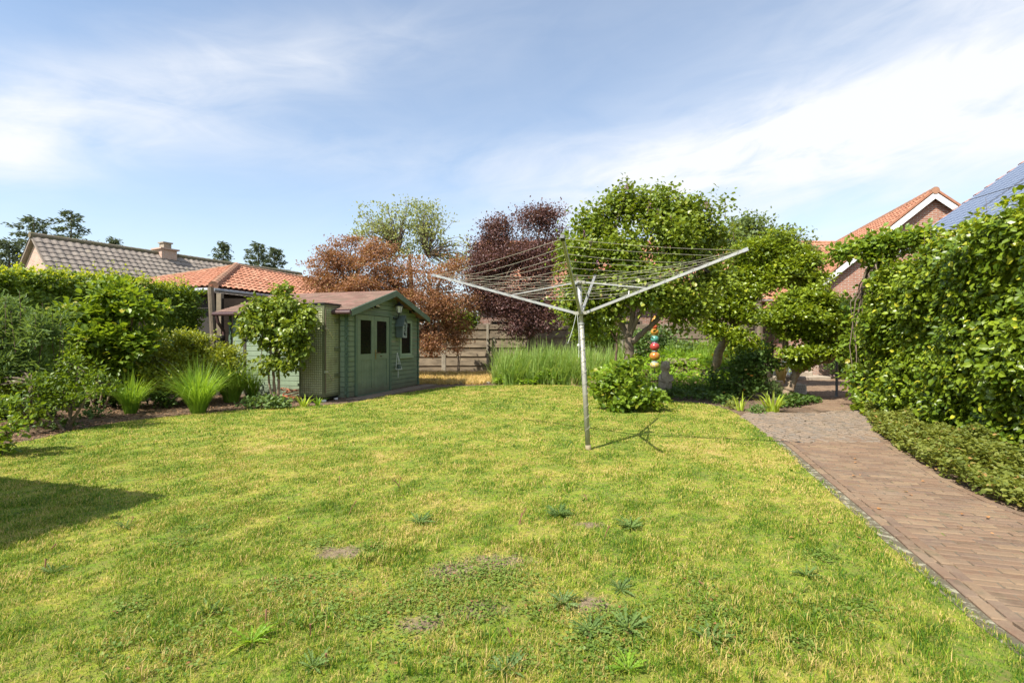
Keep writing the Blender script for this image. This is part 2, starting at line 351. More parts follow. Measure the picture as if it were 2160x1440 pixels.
B_ = np.repeat(np.array(TUFT_PTS), 12, 0); m_ = len(B_); a_ = rng.random(m_)*6.283; D_ = np.stack([np.cos(a_), np.sin(a_), 0*a_], 1); S_ = np.stack([-D_[:, 1], D_[:, 0], 0*a_], 1); h_ = rng.uniform(.025, .065, m_)[:, None]; s_ = rng.uniform(.01, .05, m_)[:, None]
B_ = B_+rng.normal(0, .008, (m_, 3))*np.array([1, 1, 0]); V = np.stack([B_-S_*.0016, B_+S_*.0016, B_+D_*s_*.4+[0, 0, 1]*h_*.7+S_*.0014, B_+D_*s_*.4+[0, 0, 1]*h_*.7-S_*.0014, B_+D_*s_*1.1+[0, 0, 1]*h_], 1)
base = (np.arange(m_)*5)[:, None]; mb.v.append(V.reshape(-1, 3)); mb.f[4].append(np.array([[0, 1, 2, 3]])+base+mb.n); mb.f[3].append(np.array([[3, 2, 4]])+base+mb.n); mb.n += m_*5
tag(mb.build('grass', M['grass_blade']), 'short mown lawn grass, patchy green and straw yellow', 'grass', kind='stuff')

# brick path: real clinkers laid in rows across, two rows of stretchers along the lawn side
def brick_mat(name, cols, isl=1):
    t = NT(name); r = t.island(); cr = t.n('ShaderNodeValToRGB'); t.l(r, cr.inputs[0]); e = cr.color_ramp.elements
    e[0].position = 0; e[0].color = cols[0]+(1,); e[1].position = 1; e[1].color = cols[-1]+(1,)
    for i, c in enumerate(cols[1:-1]): q = e.new((i+1)/(len(cols)-1)); q.color = c+(1,)
    v = t.pos(); c = t.mix(t.ramp(t.noise(22, 6, .7, v), .35, .75), cr.outputs[0], (.20, .145, .095)); c = t.mix(t.math('MULTIPLY', t.ramp(t.noise(2.3, 5, .6, v), .52, .75), .5), c, (.30, .225, .15)); c = t.mix(t.math('MULTIPLY', t.ramp(t.noise(4.5, 6, .7, v), .58, .68), .5), c, (.085, .085, .045))
    return t.fin(t.bsdf(c, .85, 0, .25, t.noise(70, 6, .7, v), .7, .01))
M['clinker'] = brick_mat('clinker', [(.12, .076, .05), (.175, .108, .068), (.215, .132, .083), (.15, .10, .074), (.27, .185, .11), (.185, .115, .072)])
M['cobble'] = brick_mat('cobble', [(.14, .125, .105), (.22, .17, .125), (.17, .155, .135), (.26, .195, .14), (.19, .155, .12)])
def pave(mb, C, ang, L, Wd, h=.05, c=.006, gap=.010, jit=1.0, z=.0):
    n = len(C)
    T = []; 
    for (i, zz_) in ((0, -1), (0, 1-c/h*1.0), (1, 1)):
        for a, b in ((-1, -1), (1, -1), (1, 1), (-1, 1)): T.append((a*.5, b*.5, zz_, i))
    T = np.array(T); TF = [(0, 1, 5, 4), (1, 2, 6, 5), (2, 3, 7, 6), (3, 0, 4, 7), (4, 5, 9, 8), (5, 6, 10, 9), (6, 7, 11, 10), (7, 4, 8, 11), (8, 9, 10, 11)]
    l = (L-gap)*np.ones(n); w_ = (Wd-gap)*np.ones(n)
    ang = ang+rng.normal(0, .012*jit, n); dz = rng.normal(0, .0022*jit, n)+z; tx = rng.normal(0, .012*jit, n); ty = rng.normal(0, .012*jit, n)
    x = T[None, :, 0]*(l[:, None]-2*c*T[None, :, 3]); y = T[None, :, 1]*(w_[:, None]-2*c*T[None, :, 3])
    zc = np.where(T[None, :, 2] < 0, -.01, h*0+.02-(1-T[None, :, 3])*c*.8)+dz[:, None]+x*tx[:, None]+y*ty[:, None]
    ca, sa = np.cos(ang)[:, None], np.sin(ang)[:, None]
    V = np.stack([C[:, 0:1]+x*ca-y*sa, C[:, 1:2]+x*sa+y*ca, zc], -1)
    mb.add(V.reshape(-1, 3), (np.array(TF)[None]+(np.arange(n)*12)[:, None, None]).reshape(-1, 4))
mb = MB()
def offset_line(pts, off):
    p = np.asarray(pts, float); t_ = nrm(np.gradient(p, axis=0)); nn_ = np.stack([-t_[:, 1], t_[:, 0]], 1); return p+nn_*off
def resample(p, step):
    s = np.r_[0, np.cumsum(np.linalg.norm(np.diff(p, axis=0), axis=1))]; q = np.arange(step/2, s[-1], step)
    c = np.stack([np.interp(q, s, p[:, 0]), np.interp(q, s, p[:, 1])], 1)
    d = np.stack([np.interp(q+step*.3, s, p[:, 0])-np.interp(q-step*.3, s, p[:, 0]), np.interp(q+step*.3, s, p[:, 1])-np.interp(q-step*.3, s, p[:, 1])], 1)
    return c, np.arctan2(d[:, 1], d[:, 0])
PL = np.asarray(PATH_L, float)[2:]
for k, off in enumerate((.04, .115)):
    c, a = resample(offset_line(PL, .05+off) if True else PL, .205); c = c+0; pave(mb, c+np.array([.0, 0]), a, .205, .07)
PR = np.asarray(PATH_R, float)[:-1]
c, a = resample(offset_line(PR, .05), .205); pave(mb, c, a, .205, .07)
inner = list(offset_line(PL, .12))+list(offset_line(PR, .02)); inner = np.array(inner)
u = nrm(np.array([.957, -.29])); vv = np.array([-u[1], u[0]]); rows = []
for j in range(-60, 140):
    off = (j % 2)*.1025+rng.uniform(-.02, .02)
    for i in range(-20, 40): rows.append(np.array([2.8, 3.0])+u*(i*.205+off)+vv*j*.068)
rows = np.array(rows); rows = rows[inpoly(rows, inner)]
pave(mb, rows, np.full(len(rows), math.atan2(u[1], u[0])), .205, .068, z=-.007, jit=.8)
tag(mb.build('brick_path', M['clinker']), kind='structure')
t = NT('joint_sand'); v = t.pos(); c = t.mix(t.ramp(t.noise(3, 6, .7, v), .35, .65), (.10, .085, .06), (.22, .18, .13)); c = t.mix(t.ramp(t.noise(5, 4, .6, v), .6, .7), c, (.14, .18, .04)); M['joint'] = t.fin(t.bsdf(c, .95, 0, .1, t.noise(90, 5, .7, v), .8, .01))
# mossy concrete edging between lawn and path
mb = MB(); EL = offset_line(PL, .0); a = offset_line(PL, -.035); b = offset_line(PL, .048)
for i in range(len(PL)-1): mb.prism([(*a[i], -.02), (*b[i], -.02), (*b[i+1], -.02), (*a[i+1], -.02)], (0, 0, .036))
t = NT('mossy_edge'); v = t.pos(); c = t.mix(t.ramp(t.noise(14, 6, .7, v), .51, .60), (.12, .105, .07), (.33, .31, .22)); M['edge'] = t.fin(t.bsdf(c, .9, 0, .1, t.noise(60, 5, .7, v), .7, .01))
tag(mb.build('path_edging', M['edge']), kind='structure')
# cobbled turn and the patio behind
COB = np.array(g((1562, 880), (1600, 905), (1640, 934), (1860, 934), (1850, 900))+[(7.2, 8.6), (7.9, 10.5)]+g((1730, 872), (1640, 872), (1590, 866)))
pts = []; angs = []
for k in range(-5, 70):
    for i in range(0, 70):
        x = 2.6+i*.092; ph = (x*1.05) % 1.0; arch = .30*(1-(2*ph-1)**2); y = 4.6+k*.088+arch
        pts.append((x+rng.normal(0, .004), y+rng.normal(0, .004))); angs.append(math.atan(-.30*4*(2*ph-1)*1.05))
pts = np.array(pts); angs = np.array(angs); k_ = inpoly(pts, COB); 
mb = MB(); pave(mb, pts[k_], angs[k_], .095, .086, c=.011, gap=.012, jit=2.0, z=-.003); tag(mb.build('cobbles', M['cobble']), kind='structure')
PAT = np.array(g((1690, 856), (1730, 868), (1800, 868))+[(8.6, 10.6), (13, 12), (14.5, 17.9), (8, 18.0), (7.6, 15.5)]+g((1650, 815)))
pts = []
for j in range(0, 170):
    for i in range(0, 60): pts.append((5.0+i*.205+(j % 2)*.1, 9.0+j*.068))
pts = np.array(pts); pts = pts[inpoly(pts, PAT)]; mb = MB(); pave(mb, pts, np.zeros(len(pts)), .205, .068)
tag(mb.build('patio', M['clinker']), kind='structure')
mb = MB(); bed = np.array(list(PL)+list(PR)); polysheet(mb, bed, .0075); polysheet(mb, COB, .0062); polysheet(mb, PAT, .0050); tag(mb.build('path_bed', M['joint']), kind='structure')
# paved strip in front of the shed
mb = MB(); d1 = nrm(np.array([.27, .963])); d2 = np.array([-d1[1], d1[0]]); SO = np.array([-3.72, 11.2])
pts = []
for j in range(0, 20):
    for i in range(0, 4): pts.append(SO+d1*(j*.205+.05+(i % 2)*.1)-d2*(.06+i*.105))
pts = np.array(pts); pave(mb, pts, np.full(len(pts), math.atan2(d1[1], d1[0])), .205, .105, z=-.004); tag(mb.build('shed_apron', M['cobble']), kind='structure')
# ---------------------------------------------------------------- buildings behind
def tiled(mb, poly, tw=.24, th=.33, lift=.035, amp=.028, deck=None):
    """S-shaped tiles laid on a roof plane; poly[0]->poly[1] is the eave"""
    P_ = np.asarray(poly, float); u = nrm(P_[1]-P_[0]); n = nrm(np.cross(P_[1]-P_[0], P_[2]-P_[0])); n = n*np.sign(n[2]); v = np.cross(n, u)
    if np.dot(P_[2]-P_[0], v) < 0: v = -v
    q = np.stack([(P_-P_[0])@u, (P_-P_[0])@v], 1); mx_ = q.max(0); mn = q.min(0)
    ii = np.arange(math.floor(mn[0]/tw), math.ceil(mx_[0]/tw)); jj = np.arange(0, math.ceil(mx_[1]/th))
    A, B = np.meshgrid(ii*tw+tw/2, jj*th+th/2); C = np.stack([A.ravel(), B.ravel()], 1); C = C[inpoly(C, q)]
    a = np.array([0, .2, .4, .6, .8, 1.0]); z = np.array([0, -.25, .15, .95, 1.0, .35])*amp
    T = [((x-.5)*tw*1.02, -.5*th-.04, zz_+lift) for x, zz_ in zip(a, z)]+[((x-.5)*tw*1.02, .5*th, zz_) for x, zz_ in zip(a, z)]+[((x-.5)*tw*1.02, -.5*th-.04, zz_+lift-.02) for x, zz_ in zip(a, z)]
    TF = [(i, i+1, 7+i, 6+i) for i in range(5)]+[(12+i, 13+i, 1+i, i) for i in range(5)]
    pos = P_[0]+C[:, 0:1]*u+C[:, 1:2]*v+n*.03+n*rng.normal(0, .003, (len(C), 1))
    T = np.array(T); U_ = np.repeat(u[None], len(C), 0); N_ = np.repeat(n[None], len(C), 0)
    # V = N x U must point up the slope
    if np.dot(np.cross(n, u), v) < 0: T = T*np.array([1, -1, 1])
    U_ = U_+rng.normal(0, .006, U_.shape)
    scatter(mb, T, TF, pos, U_, N_, np.ones(len(C)))
    mb.prism(P_-n*.03, -n*.08)
    return u, v, n
def tile_mat(name, cols, moss=None, mk=(.6, .75)):
    t = NT(name); cr = t.n('ShaderNodeValToRGB'); t.l(t.island(), cr.inputs[0]); e = cr.color_ramp.elements
    e[0].position = 0; e[0].color = cols[0]+(1,); e[1].position = 1; e[1].color = cols[-1]+(1,)
    for i, c in enumerate(cols[1:-1]): q = e.new((i+1)/(len(cols)-1)); q.color = c+(1,)
    v = t.pos(); c = t.mix(t.ramp(t.noise(7, 6, .7, v), .45, .8), cr.outputs[0], tuple(x*.6 for x in cols[0]))
    if moss: c = t.mix(t.ramp(t.noise(2.2, 6, .7, v), *mk), c, moss)
    return t.fin(t.bsdf(c, .8, 0, .25, t.noise(40, 5, .6, v), .4, .01))
M['tile_grey'] = tile_mat('tile_grey', [(.20, .17, .145), (.26, .22, .185), (.225, .195, .165), (.31, .265, .22)], (.24, .21, .13))
M['tile_orange'] = tile_mat('tile_orange', [(.36, .155, .09), (.47, .22, .135), (.41, .185, .11), (.52, .27, .17)], (.28, .17, .10), (.62, .8))
M['tile_red'] = tile_mat('tile_red', [(.33, .145, .085), (.41, .19, .115), (.37, .17, .10), (.46, .23, .14)])
M['ridge_mossy'] = pm('ridge_mossy', (.42, .20, .12), (.24, .16, .10), 5, .9, bs=.7)
M['ridge_grey'] = pm('ridge_grey', (.17, .14, .11), (.13, .12, .055), 5, .9, bs=.7)
BR = {}
for nm, c1, c2, mo in (('brick_pink', (.45, .27, .20), (.55, .36, .27), (.50, .44, .38)), ('brick_red', (.30, .12, .075), (.42, .19, .12), (.42, .36, .30)), ('brick_brown', (.20, .095, .065), (.30, .14, .09), (.36, .30, .25))):
    for ax, s in (('xz', (0, 2)), ('yz', (1, 2))): BR[nm+ax] = bricks(nm+'_'+ax, c1, c2, mo, s, bw=.23, rh=.068, ms=.012)
M['white_paint'] = pm('white_paint', (.78, .78, .76), (.66, .66, .63), 3, .5, bs=.1)
M['dark_glass'] = (lambda t: t.fin(t.bsdf((.004, .0045, .005), .2, 0, .08)))(NT('dark_glass'))
M['zinc'] = pm('zinc', (.42, .43, .43), (.30, .31, .31), 4, .45, .6, bs=.15)
def ridge_tiles(mb, a, b, r=.11, step=.34, sink=.02):
    a, b = np.asarray(a, float), np.asarray(b, float); L = np.linalg.norm(b-a); d = (b-a)/L; k = max(1, int(L/step))
    for i in range(k):
        p0 = a+d*L*i/k; p1 = a+d*L*(i+1.12)/k; mb.tube([p0-np.array([0, 0, sink]), p1-np.array([0, 0, sink])], [r*1.12, r], 10)
def gable_house(name, label, cat, loc, rz, Wd, L, eave, ridge, roofm, ridgem, wall, oh=.18, verge=True, verge_m=None, windows=(), front_wins=(), pv=False, ridge_r=.11, tw=.24):
    e = empty(name, loc, rz, label, cat)
    mx_, mz = Wd/2, ridge-.12; ez = eave-.12
    # gable walls and long walls butt at the corners
    for y0, y1 in ((0, .25), (L-.25, L)):
        mb = MB(); mb.prism([(0, y0, 0), (Wd, y0, 0), (Wd, y0, ez-.06), (mx_, y0, mz-.08), (0, y0, ez-.06)], (0, y1-y0, 0)); mb.build('gable_wall', BR[wall+'xz'], e)
    for s, (x0, x1) in enumerate(((.003, .25), (Wd-.25, Wd-.003))):
        mb = MB(); mb.box(x0, x1, .252, L-.252, 0, ez-.1); mb.build('side_wall', BR[wall+'yz'], e)
    sl = (ridge-eave)/(Wd/2); ov = .35
    for sgn in (-1, 1):
        mb = MB(); xe = mx_+sgn*(Wd/2+ov); ze = eave-ov*sl
        tiled(mb, [(xe, -oh, ze), (xe, L+oh, ze), (mx_, L+oh, ridge), (mx_, -oh, ridge)], tw=tw)
        rf = mb.build('roof', roofm, e)
        g_ = MB(); pts = [(xe+sgn*.06, -oh, ze-.05), (xe+sgn*.06, L+oh, ze-.05)]; g_.tube(pts, .06, 10); g_.build('gutter', M['zinc'], rf)
        if verge:
            for yy in (-oh-.03, L+oh):
                v_ = MB(); n_ = nrm(np.array([sgn*sl, 0, 1.])); 
                v_.prism([(xe, yy, ze-.05), (mx_, yy, ridge-.05), (mx_, yy, ridge-.05-.24), (xe, yy, ze-.05-.24)], (0, .03, 0)); v_.build('verge_board', verge_m or M['white_paint'], rf)
            for yy in (-oh-.02, L+oh-.1):
                v_ = MB(); v_.beam((xe, yy+.06, ze+.045), (mx_, yy+.06, ridge+.045), .16, .07); v_.build('verge_tiles', roofm, rf)
    mb = MB(); ridge_tiles(mb, (mx_, -oh-.05, ridge+.02), (mx_, L+oh, ridge+.02), ridge_r); mb.build('ridge_tiles', ridgem, e)
    for (y0, y1, z0, z1) in windows:
        fr = MB(); x = Wd
        fr.box(x-.02, x+.04, y0, y0+.07, z0, z1); fr.box(x-.02, x+.04, y1-.07, y1, z0, z1); fr.box(x-.02, x+.04, y0+.07, y1-.07, z1-.07, z1); fr.box(x-.02, x+.04, y0+.07, y1-.07, z0, z0+.07)
        fr.box(x-.02, x+.038, (y0+y1)/2-.03, (y0+y1)/2+.03, z0+.07, z1-.07)
        wd = fr.build('window', BARK, e); p = MB(); p.box(x-.01, x+.01, y0+.07, y1-.07, z0+.07, z1-.07); p.build('pane', M['dark_glass'], wd)
        s_ = MB(); s_.box(x, x+.09, y0-.05, y1+.05, z0-.06, z0); s_.build('sill', M['zinc'], wd)
    return e
# far left bungalow with brown-grey tiles
Xg = np.array([.891, -.453]); pk = np.array([-22.1, 23.1])
gh = gable_house('bungalow', 'long bungalow with grey-brown tiled roof and pink brick gable beyond the left hedge', 'house', (*(pk-Xg*4.2), 0), math.atan2(-.453, .891), 8.4, 14.6, 2.0, 6.2, M['tile_grey'], M['ridge_grey'], 'brick_pink', verge=False, ridge_r=.13, tw=.30)
mb = MB(); mb.box(3.8, 4.6, 5.2, 6.0, 5.2, 6.42); mb.box(3.70, 4.70, 5.1, 6.1, 6.423, 6.50)
ch = mb.build('chimney', BR['brick_browncx'] if 'brick_browncx' in BR else M['ridge_grey'], gh)
mb = MB(); mb.box(3.98, 4.42, 5.4, 5.8, 6.502, 6.80); mb.box(3.92, 4.48, 5.34, 5.86, 6.802, 6.87); mb.build('chimney_cap', M['zinc'] if False else pm('chimney_stone', (.36, .31, .24), (.22, .19, .14), 6, .9), ch)
ch.data.materials[0] = BR['brick_pinkyz']
# orange hip-roofed outbuilding
A_ = np.array([-9.75, 17.6, 3.93]); C_ = np.array([-8.4, 14.0, 2.83]); D1 = np.array([.27, .963, 0]); D2 = np.array([-.963, .27, 0])
e = empty('hipped_outbuilding', (C_[0], C_[1], 0), 0, 'low outbuilding with orange clay tiled hip roof behind the green shed', 'outbuilding'); O_ = np.array([C_[0], C_[1], 0])
Dd = C_+D2*5.2; Ee = C_+D1*11.5; Bb = A_+D1*7.5
mb = MB(); tiled(mb, [C_-O_, Dd-O_, A_-O_], tw=.2, th=.26); r1 = mb.build('roof', M['tile_orange'], e)
mb = MB(); tiled(mb, [C_-O_, Ee-O_, Bb-O_, A_-O_], tw=.2, th=.26); mb.build('roof', M['tile_orange'], e)
mb = MB(); ridge_tiles(mb, C_-O_+np.array([0, 0, .06]), A_-O_+np.array([0, 0, .06]), .12, .3); ridge_tiles(mb, A_-O_+np.array([0, 0, .05]), Bb-O_+np.array([0, 0, .05]), .08); ridge_tiles(mb, Dd-O_+np.array([0, 0, .04]), A_-O_+np.array([0, 0, .04]), .08); mb.build('hip_tiles', M['ridge_mossy'], e)
mb = MB(); z_ = np.array([0, 0, -.09]); o1 = (-D1*.08); o2 = (-D2*.08)
mb.tube([Dd-O_+z_+o1, C_-O_+z_+o1+o2], .07, 10); mb.tube([C_-O_+z_+o1+o2, Ee-O_+z_+o2], .06, 10); mb.build('gutter', M['zinc'], e)
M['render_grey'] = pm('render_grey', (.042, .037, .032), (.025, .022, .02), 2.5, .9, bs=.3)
mb = MB(); a0 = C_-O_+D1*.35+D2*.35; a0[2] = 0; Z3 = np.array([0, 0, 2.72])
mb.prism([a0, a0+D2*4.6, a0+D2*4.6+Z3, a0+Z3], D1*.2); mb.build('side_wall', M['render_grey'], e)
mb = MB(); a1 = a0+D1*.203; mb.prism([a1, a1+D1*10.6, a1+D1*10.6+Z3, a1+Z3], D2*.2); mb.build('side_wall', M['render_grey'], e)
# house with the white-verged gable, its cross wing behind the fence
Xr = np.array([.963, -.27]); pk = np.array([15.2, 18.0])
gable_house('brick_house', 'brick house with white-edged gable under orange tiles behind the tall right hedge', 'house', (*(pk-Xr*4.6), 0), math.atan2(-.27, .963), 9.2, 9.5, 6.7-.86*4.6, 6.7, M['tile_red'], M['ridge_mossy'], 'brick_red', ridge_r=.115)
gable_house('brick_bungalow', 'brown brick bungalow with orange tiled roof standing behind the board fence', 'house', (-1.7, 33.6, 0), R(-90), 8.6, 21.3, 3.65, 7.1, M['tile_red'], M['tile_red'], 'brick_brown',
            windows=((.1+.5, 2.6, .9, 2.35), (6.2, 8.2, .9, 2.35), (11.5, 13.6, .9, 2.35), (16, 17.6, 1.2, 2.35)))
# solar roof
so_h = gable_house('solar_house', 'house at far right whose roof slope carries dark blue solar panels', 'house', (9.65, 2.6, 0), 0, 9.4, 9.2, 3.70, 3.70+.69*4.7, M['tile_red'], M['ridge_mossy'], 'brick_red', verge=False)
def pv_mat():
    t = NT('solar_glass'); o = t.n('ShaderNodeTexCoord').outputs['Object']; s = t.n('ShaderNodeSeparateXYZ'); t.l(o, s.inputs[0]); c = t.n('ShaderNodeCombineXYZ'); t.l(s.outputs[1], c.inputs[0]); t.l(s.outputs[0], c.inputs[1])
    b = t.n('ShaderNodeTexBrick'); t.l(c.outputs[0], b.inputs['Vector']); b.offset = 0; b.inputs['Scale'].default_value = 1; b.inputs['Brick Width'].default_value = .16; b.inputs['Row Height'].default_value = .13; b.inputs['Mortar Size'].default_value = .006
    b.inputs['Color1'].default_value = (.085, .105, .155, 1); b.inputs['Color2'].default_value = (.095, .12, .175, 1); b.inputs['Mortar'].default_value = (.35, .4, .5, 1)  # cell blue lightened so the colour carries the sky's reflection
    return t.fin(t.bsdf(b.outputs[0], .12, 0, .8))
M['pv'] = pv_mat(); M['alu'] = pm('alu', (.55, .56, .56), (.42, .43, .43), 5, .35, .9, bs=.1)
cs, sn = math.cos(math.atan(.69)), math.sin(math.atan(.69)); RM = np.array([[cs, 0, -sn], [0, 1, 0], [sn, 0, cs]])
for r in range(4):
    for k in range(8):
        y = 9.05-(k+1)*1.06; x = -.30+r*1.385; base = np.array([x, y, 3.70+.69*x])
        fr = MB(); fr.box(0, 1.66, 0, 1.03, .13, .165, RM, base); f_ = fr.build('solar_panel', M['alu'], so_h)
        gl = MB(); gl.box(.02, 1.64, .02, 1.01, .166, .172, RM, base); gl.build('panel_glass', M['pv'], f_)
# ---------------------------------------------------------------- green shed and the things on it
e = SH = empty('garden_shed', (SO[0], SO[1], 0), math.atan2(.963, .27), 'green wooden log shed with shingle roof and half-glazed double door', 'shed')
GA = (.175, .225, .145); GB = (.13, .175, .112)
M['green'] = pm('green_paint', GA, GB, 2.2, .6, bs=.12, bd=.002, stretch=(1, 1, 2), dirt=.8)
M['green_pale'] = pm('green_paint_sunlit', (.27, .345, .235), (.21, .28, .185), 2.2, .55, bs=.1, bd=.002, dirt=.6)  # side wall's sunlit paleness put into the green; window frame shares it
M['green_dark'] = pm('green_trim', (.11, .165, .11), (.08, .125, .085), 2.2, .5, bs=.1, bd=.002)
LW, DW = 3.5, 3.2; BH = .115
def gz(x): return 1.98+.305*min(x+.22, 3.72-x)          # underside line of roof
# log boards: each with a V groove
def boards(mb, spans, z0, z1f, face):
    """spans: function z -> list of (a,b) intervals; face: builds a chamfered board"""
    z = z0; k = 0
    while z < 2.75:
        for a, b in spans(z+BH/2):
            if b-a > .02: face(mb, a, b, z, z+BH-.008, k)
        z += BH; k += 1
def front_spans(z):
    lim = (z+.03-1.98)/.305
    a0 = max(-.0, lim-.22); b0 = min(LW, 3.72-lim)
    if a0 >= b0: return []
    sp_ = [(a0, b0)]
    for (c, d, zl, zh) in ((.34, 1.915, 0, 1.98), (2.43, 3.12, .86, 1.87)):
        if zl < z < zh:
            o = []
            for a, b in sp_:
                if c > a: o.append((a, min(b, c)))
                if d < b: o.append((max(a, d), b))
                if b <= c or a >= d: pass
            sp_ = [q for q in o if q[1] > q[0]]
    return sp_
def fboard(mb, a, b, z0, z1, k):
    prof = [(0.0, z0), (-.006, z0+.005), (-.006, z1-.005), (0, z1), (.045, z1), (.045, z0)]
    mb.prism([(a, y, z) for y, z in prof], (b-a, 0, 0))
mb = MB(); boards(mb, front_spans, .04, None, fboard); mb.build('front_wall', M['green'], e)
mb = MB()
def sboard(mb, a, b, z0, z1, k, x0=0.0, s=1):
    prof = [(x0, z0), (x0-s*.006, z0+.005), (x0-s*.006, z1-.005), (x0, z1), (x0+s*.045, z1), (x0+s*.045, z0)]
    mb.prism([(x, a, z) for x, z in prof], (0, b-a, 0))
z = .04
while z < 1.92: sboard(mb, .05, DW-.05, z, min(z+BH-.008, 1.95), 0); z += BH
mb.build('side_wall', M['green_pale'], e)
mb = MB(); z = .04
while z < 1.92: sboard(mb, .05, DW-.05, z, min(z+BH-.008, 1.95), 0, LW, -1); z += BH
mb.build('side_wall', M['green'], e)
mb = MB(); mb.box(.05, LW-.05, DW-.045, DW, .04, 1.95); mb.prism([(.05, DW-.045, 1.952), (LW-.05, DW-.045, 1.952), (1.75, DW-.045, 2.5)], (0, .045, 0)); mb.build('back_wall', M['green'], e)
for cx in (0, LW):                                      # crossing log ends at the corners
    for cy in (0, DW):
        mb = MB(); z = .04; k = 0
        sx = -1 if cx == 0 else 1; sy = -1 if cy == 0 else 1
        while z < 1.92:
            j = rng.uniform(-.006, .006); mb.box(cx-.024, cx+.024, min(cy+sy*.013, cy+sy*(.055+j)), max(cy+sy*.013, cy+sy*(.055+j)), z+.006, z+BH-.012)
            mb.box(min(cx+sx*.014, cx+sx*(.05+j)), max(cx+sx*.014, cx+sx*(.05+j)), cy-.024, cy+.024, z+BH*.5+.004, z+BH*1.5-.014) if z < 1.8 else None
            z += BH; k += 1
        mb.build('corner_logs', M['green_dark'], e)
mb = MB(); mb.box(-.03, LW+.03, .0, DW+.03, -.02, .038); mb.build('floor_frame', BARK, e)
# roof
M['shingle'] = (lambda t: t.fin(t.bsdf(t.mix(t.ramp(t.noise(4, 5, .6, t.pos()), .35, .7), t.mix(t.island(), (.20, .11, .09), (.33, .20, .16)), (.20, .15, .11)), .9, 0, .1, t.noise(90, 4, .7, t.pos()), .9, .01)))(NT('shingle'))
Y0, Y1 = -.27, DW+.25; RZ = 2.6; EZ = 2.0
mb = MB()
for sgn in (-1, 1):
    xe = 1.75+sgn*1.99
    mb.prism([(xe, Y0+.02, EZ-.02), (1.75, Y0+.02, RZ-.02), (1.75, Y0+.02, RZ-.045), (xe, Y0+.02, EZ-.045)], (0, Y1-Y0-.04, 0))
    for j in range(14):
        a = j/14; b = (j+1)/14; x0 = xe+(1.75-xe)*a; x1 = xe+(1.75-xe)*(b+.01); z0 = EZ+(RZ-EZ)*a; z1 = EZ+(RZ-EZ)*(b+.01)
        y = Y0-(.15 if j % 2 else 0)
        while y < Y1:
            ya, yb = max(y, Y0)+.002, min(y+.31, Y1)-.002
            if yb > ya: mb.prism([(x0-sgn*-.0, ya, z0+.008), (x0, yb, z0+.008), (x1, yb, z1-.006), (x1, ya, z1-.006)], (0, 0, .009))
            y += .31
rf = mb.build('roof', M['shingle'], e)
mb = MB()
for sgn in (-1, 1):
    xe = 1.75+sgn*2.0; mb.prism([(xe, Y0-.03, EZ-.0), (1.75, Y0-.03, RZ+.01), (1.75, Y0-.03, RZ-.14), (xe, Y0-.03, EZ-.145)], (0, .028, 0))
mb.build('barge_board', M['green_dark'], rf)
mb = MB(); mb.tube([(-.28, Y0-.02, EZ-.06), (-.28, Y1, EZ-.05)], .05, 10); mb.tube([(-.28, Y1-.1, EZ-.08), (-.24, Y1-.1, EZ-.25), (.0, Y1-.02, EZ-.45), (.0, Y1-.02, .05)], .035, 8); GM = pm('brown_gutter', (.10, .055, .05), (.07, .04, .04), 5, .4); mb.build('gutter', GM, rf); mb = MB(); mb.tube([(LW+.28, Y0, EZ-.06), (LW+.28, Y1, EZ-.05)], .05, 8); mb.build('gutter', GM, rf)
# double door
def leafdoor(x0, x1, handle):
    mb = MB(); y0, y1 = -.02, .025; zt, zb = 1.93, .05
    mb.box(x0, x0+.12, y0, y1, zb, zt); mb.box(x1-.12, x1, y0, y1, zb, zt)
    mb.box(x0+.12, x1-.12, y0+.001, y1, zt-.12, zt); mb.box(x0+.12, x1-.12, y0+.001, y1, .86, 1.0); mb.box(x0+.12, x1-.12, y0+.001, y1, zb, zb+.12)
    n = 7; wv = (x1-x0-.24)/n
    for k in range(n): mb.box(x0+.12+k*wv+.002, x0+.12+(k+1)*wv-.002, y0+.014, y1-.002, zb+.12, .86)
    mb.box(x0+.12, x1-.12, y0+.02, y1-.004, zb+.12, .86)
    d = mb.build('door', M['green'], e)
    p = MB(); p.box(x0+.122, x1-.122, .0, .006, 1.002, zt-.122); p.build('pane', M['dark_glass'], d)
    if handle:
        h = MB(); h.box(x0+.035, x0+.075, y0-.006, y0, .86, 1.10); h.tube([(x0+.055, y0-.006, 1.02), (x0+.055, y0-.055, 1.02), (x0+.17, y0-.06, 1.015)], .009, 8); h.build('handle', pm('brass', (.35, .25, .13), (.25, .17, .08), 8, .35, .9), d)
        h = MB(); h.box(x0+.27, x0+.36, y0-.004, y0, .915, .945); h.build('letter_plate', pm('rusty_plate', (.09, .06, .02), (.05, .035, .015), 12, .7), d)
leafdoor(.405, 1.12, False); leafdoor(1.13, 1.85, True)
mb = MB(); mb.box(.30, .395, -.035, .05, .04, 2.03); mb.box(1.86, 1.95, -.035, .05, .04, 2.03); mb.box(.396, 1.859, -.034, .05, 1.94, 2.03); mb.box(.396, 1.859, -.03, .05, .0, .045); mb.build('door_frame', M['green_dark'], e)
mb = MB(); x0, x1, z0, z1 = 2.43, 3.12, .84, 1.88
mb.box(x0, x0+.07, -.03, .05, z0+.06, z1); mb.box(x1-.07, x1, -.03, .05, z0+.06, z1); mb.box(x0+.07, x1-.07, -.03, .05, z1-.07, z1); mb.box(x0+.07, x1-.07, -.03, .05, z0+.06, z0+.13); mb.box(x0-.05, x1+.05, -.055, .03, z0-.0, z0+.058)
wd = mb.build('window', M['green_pale'], e); mb = MB(); mb.box(x0+.07, x1-.07, .0, .008, z0+.13, z1-.07); mb.build('pane', M['dark_glass'], wd)
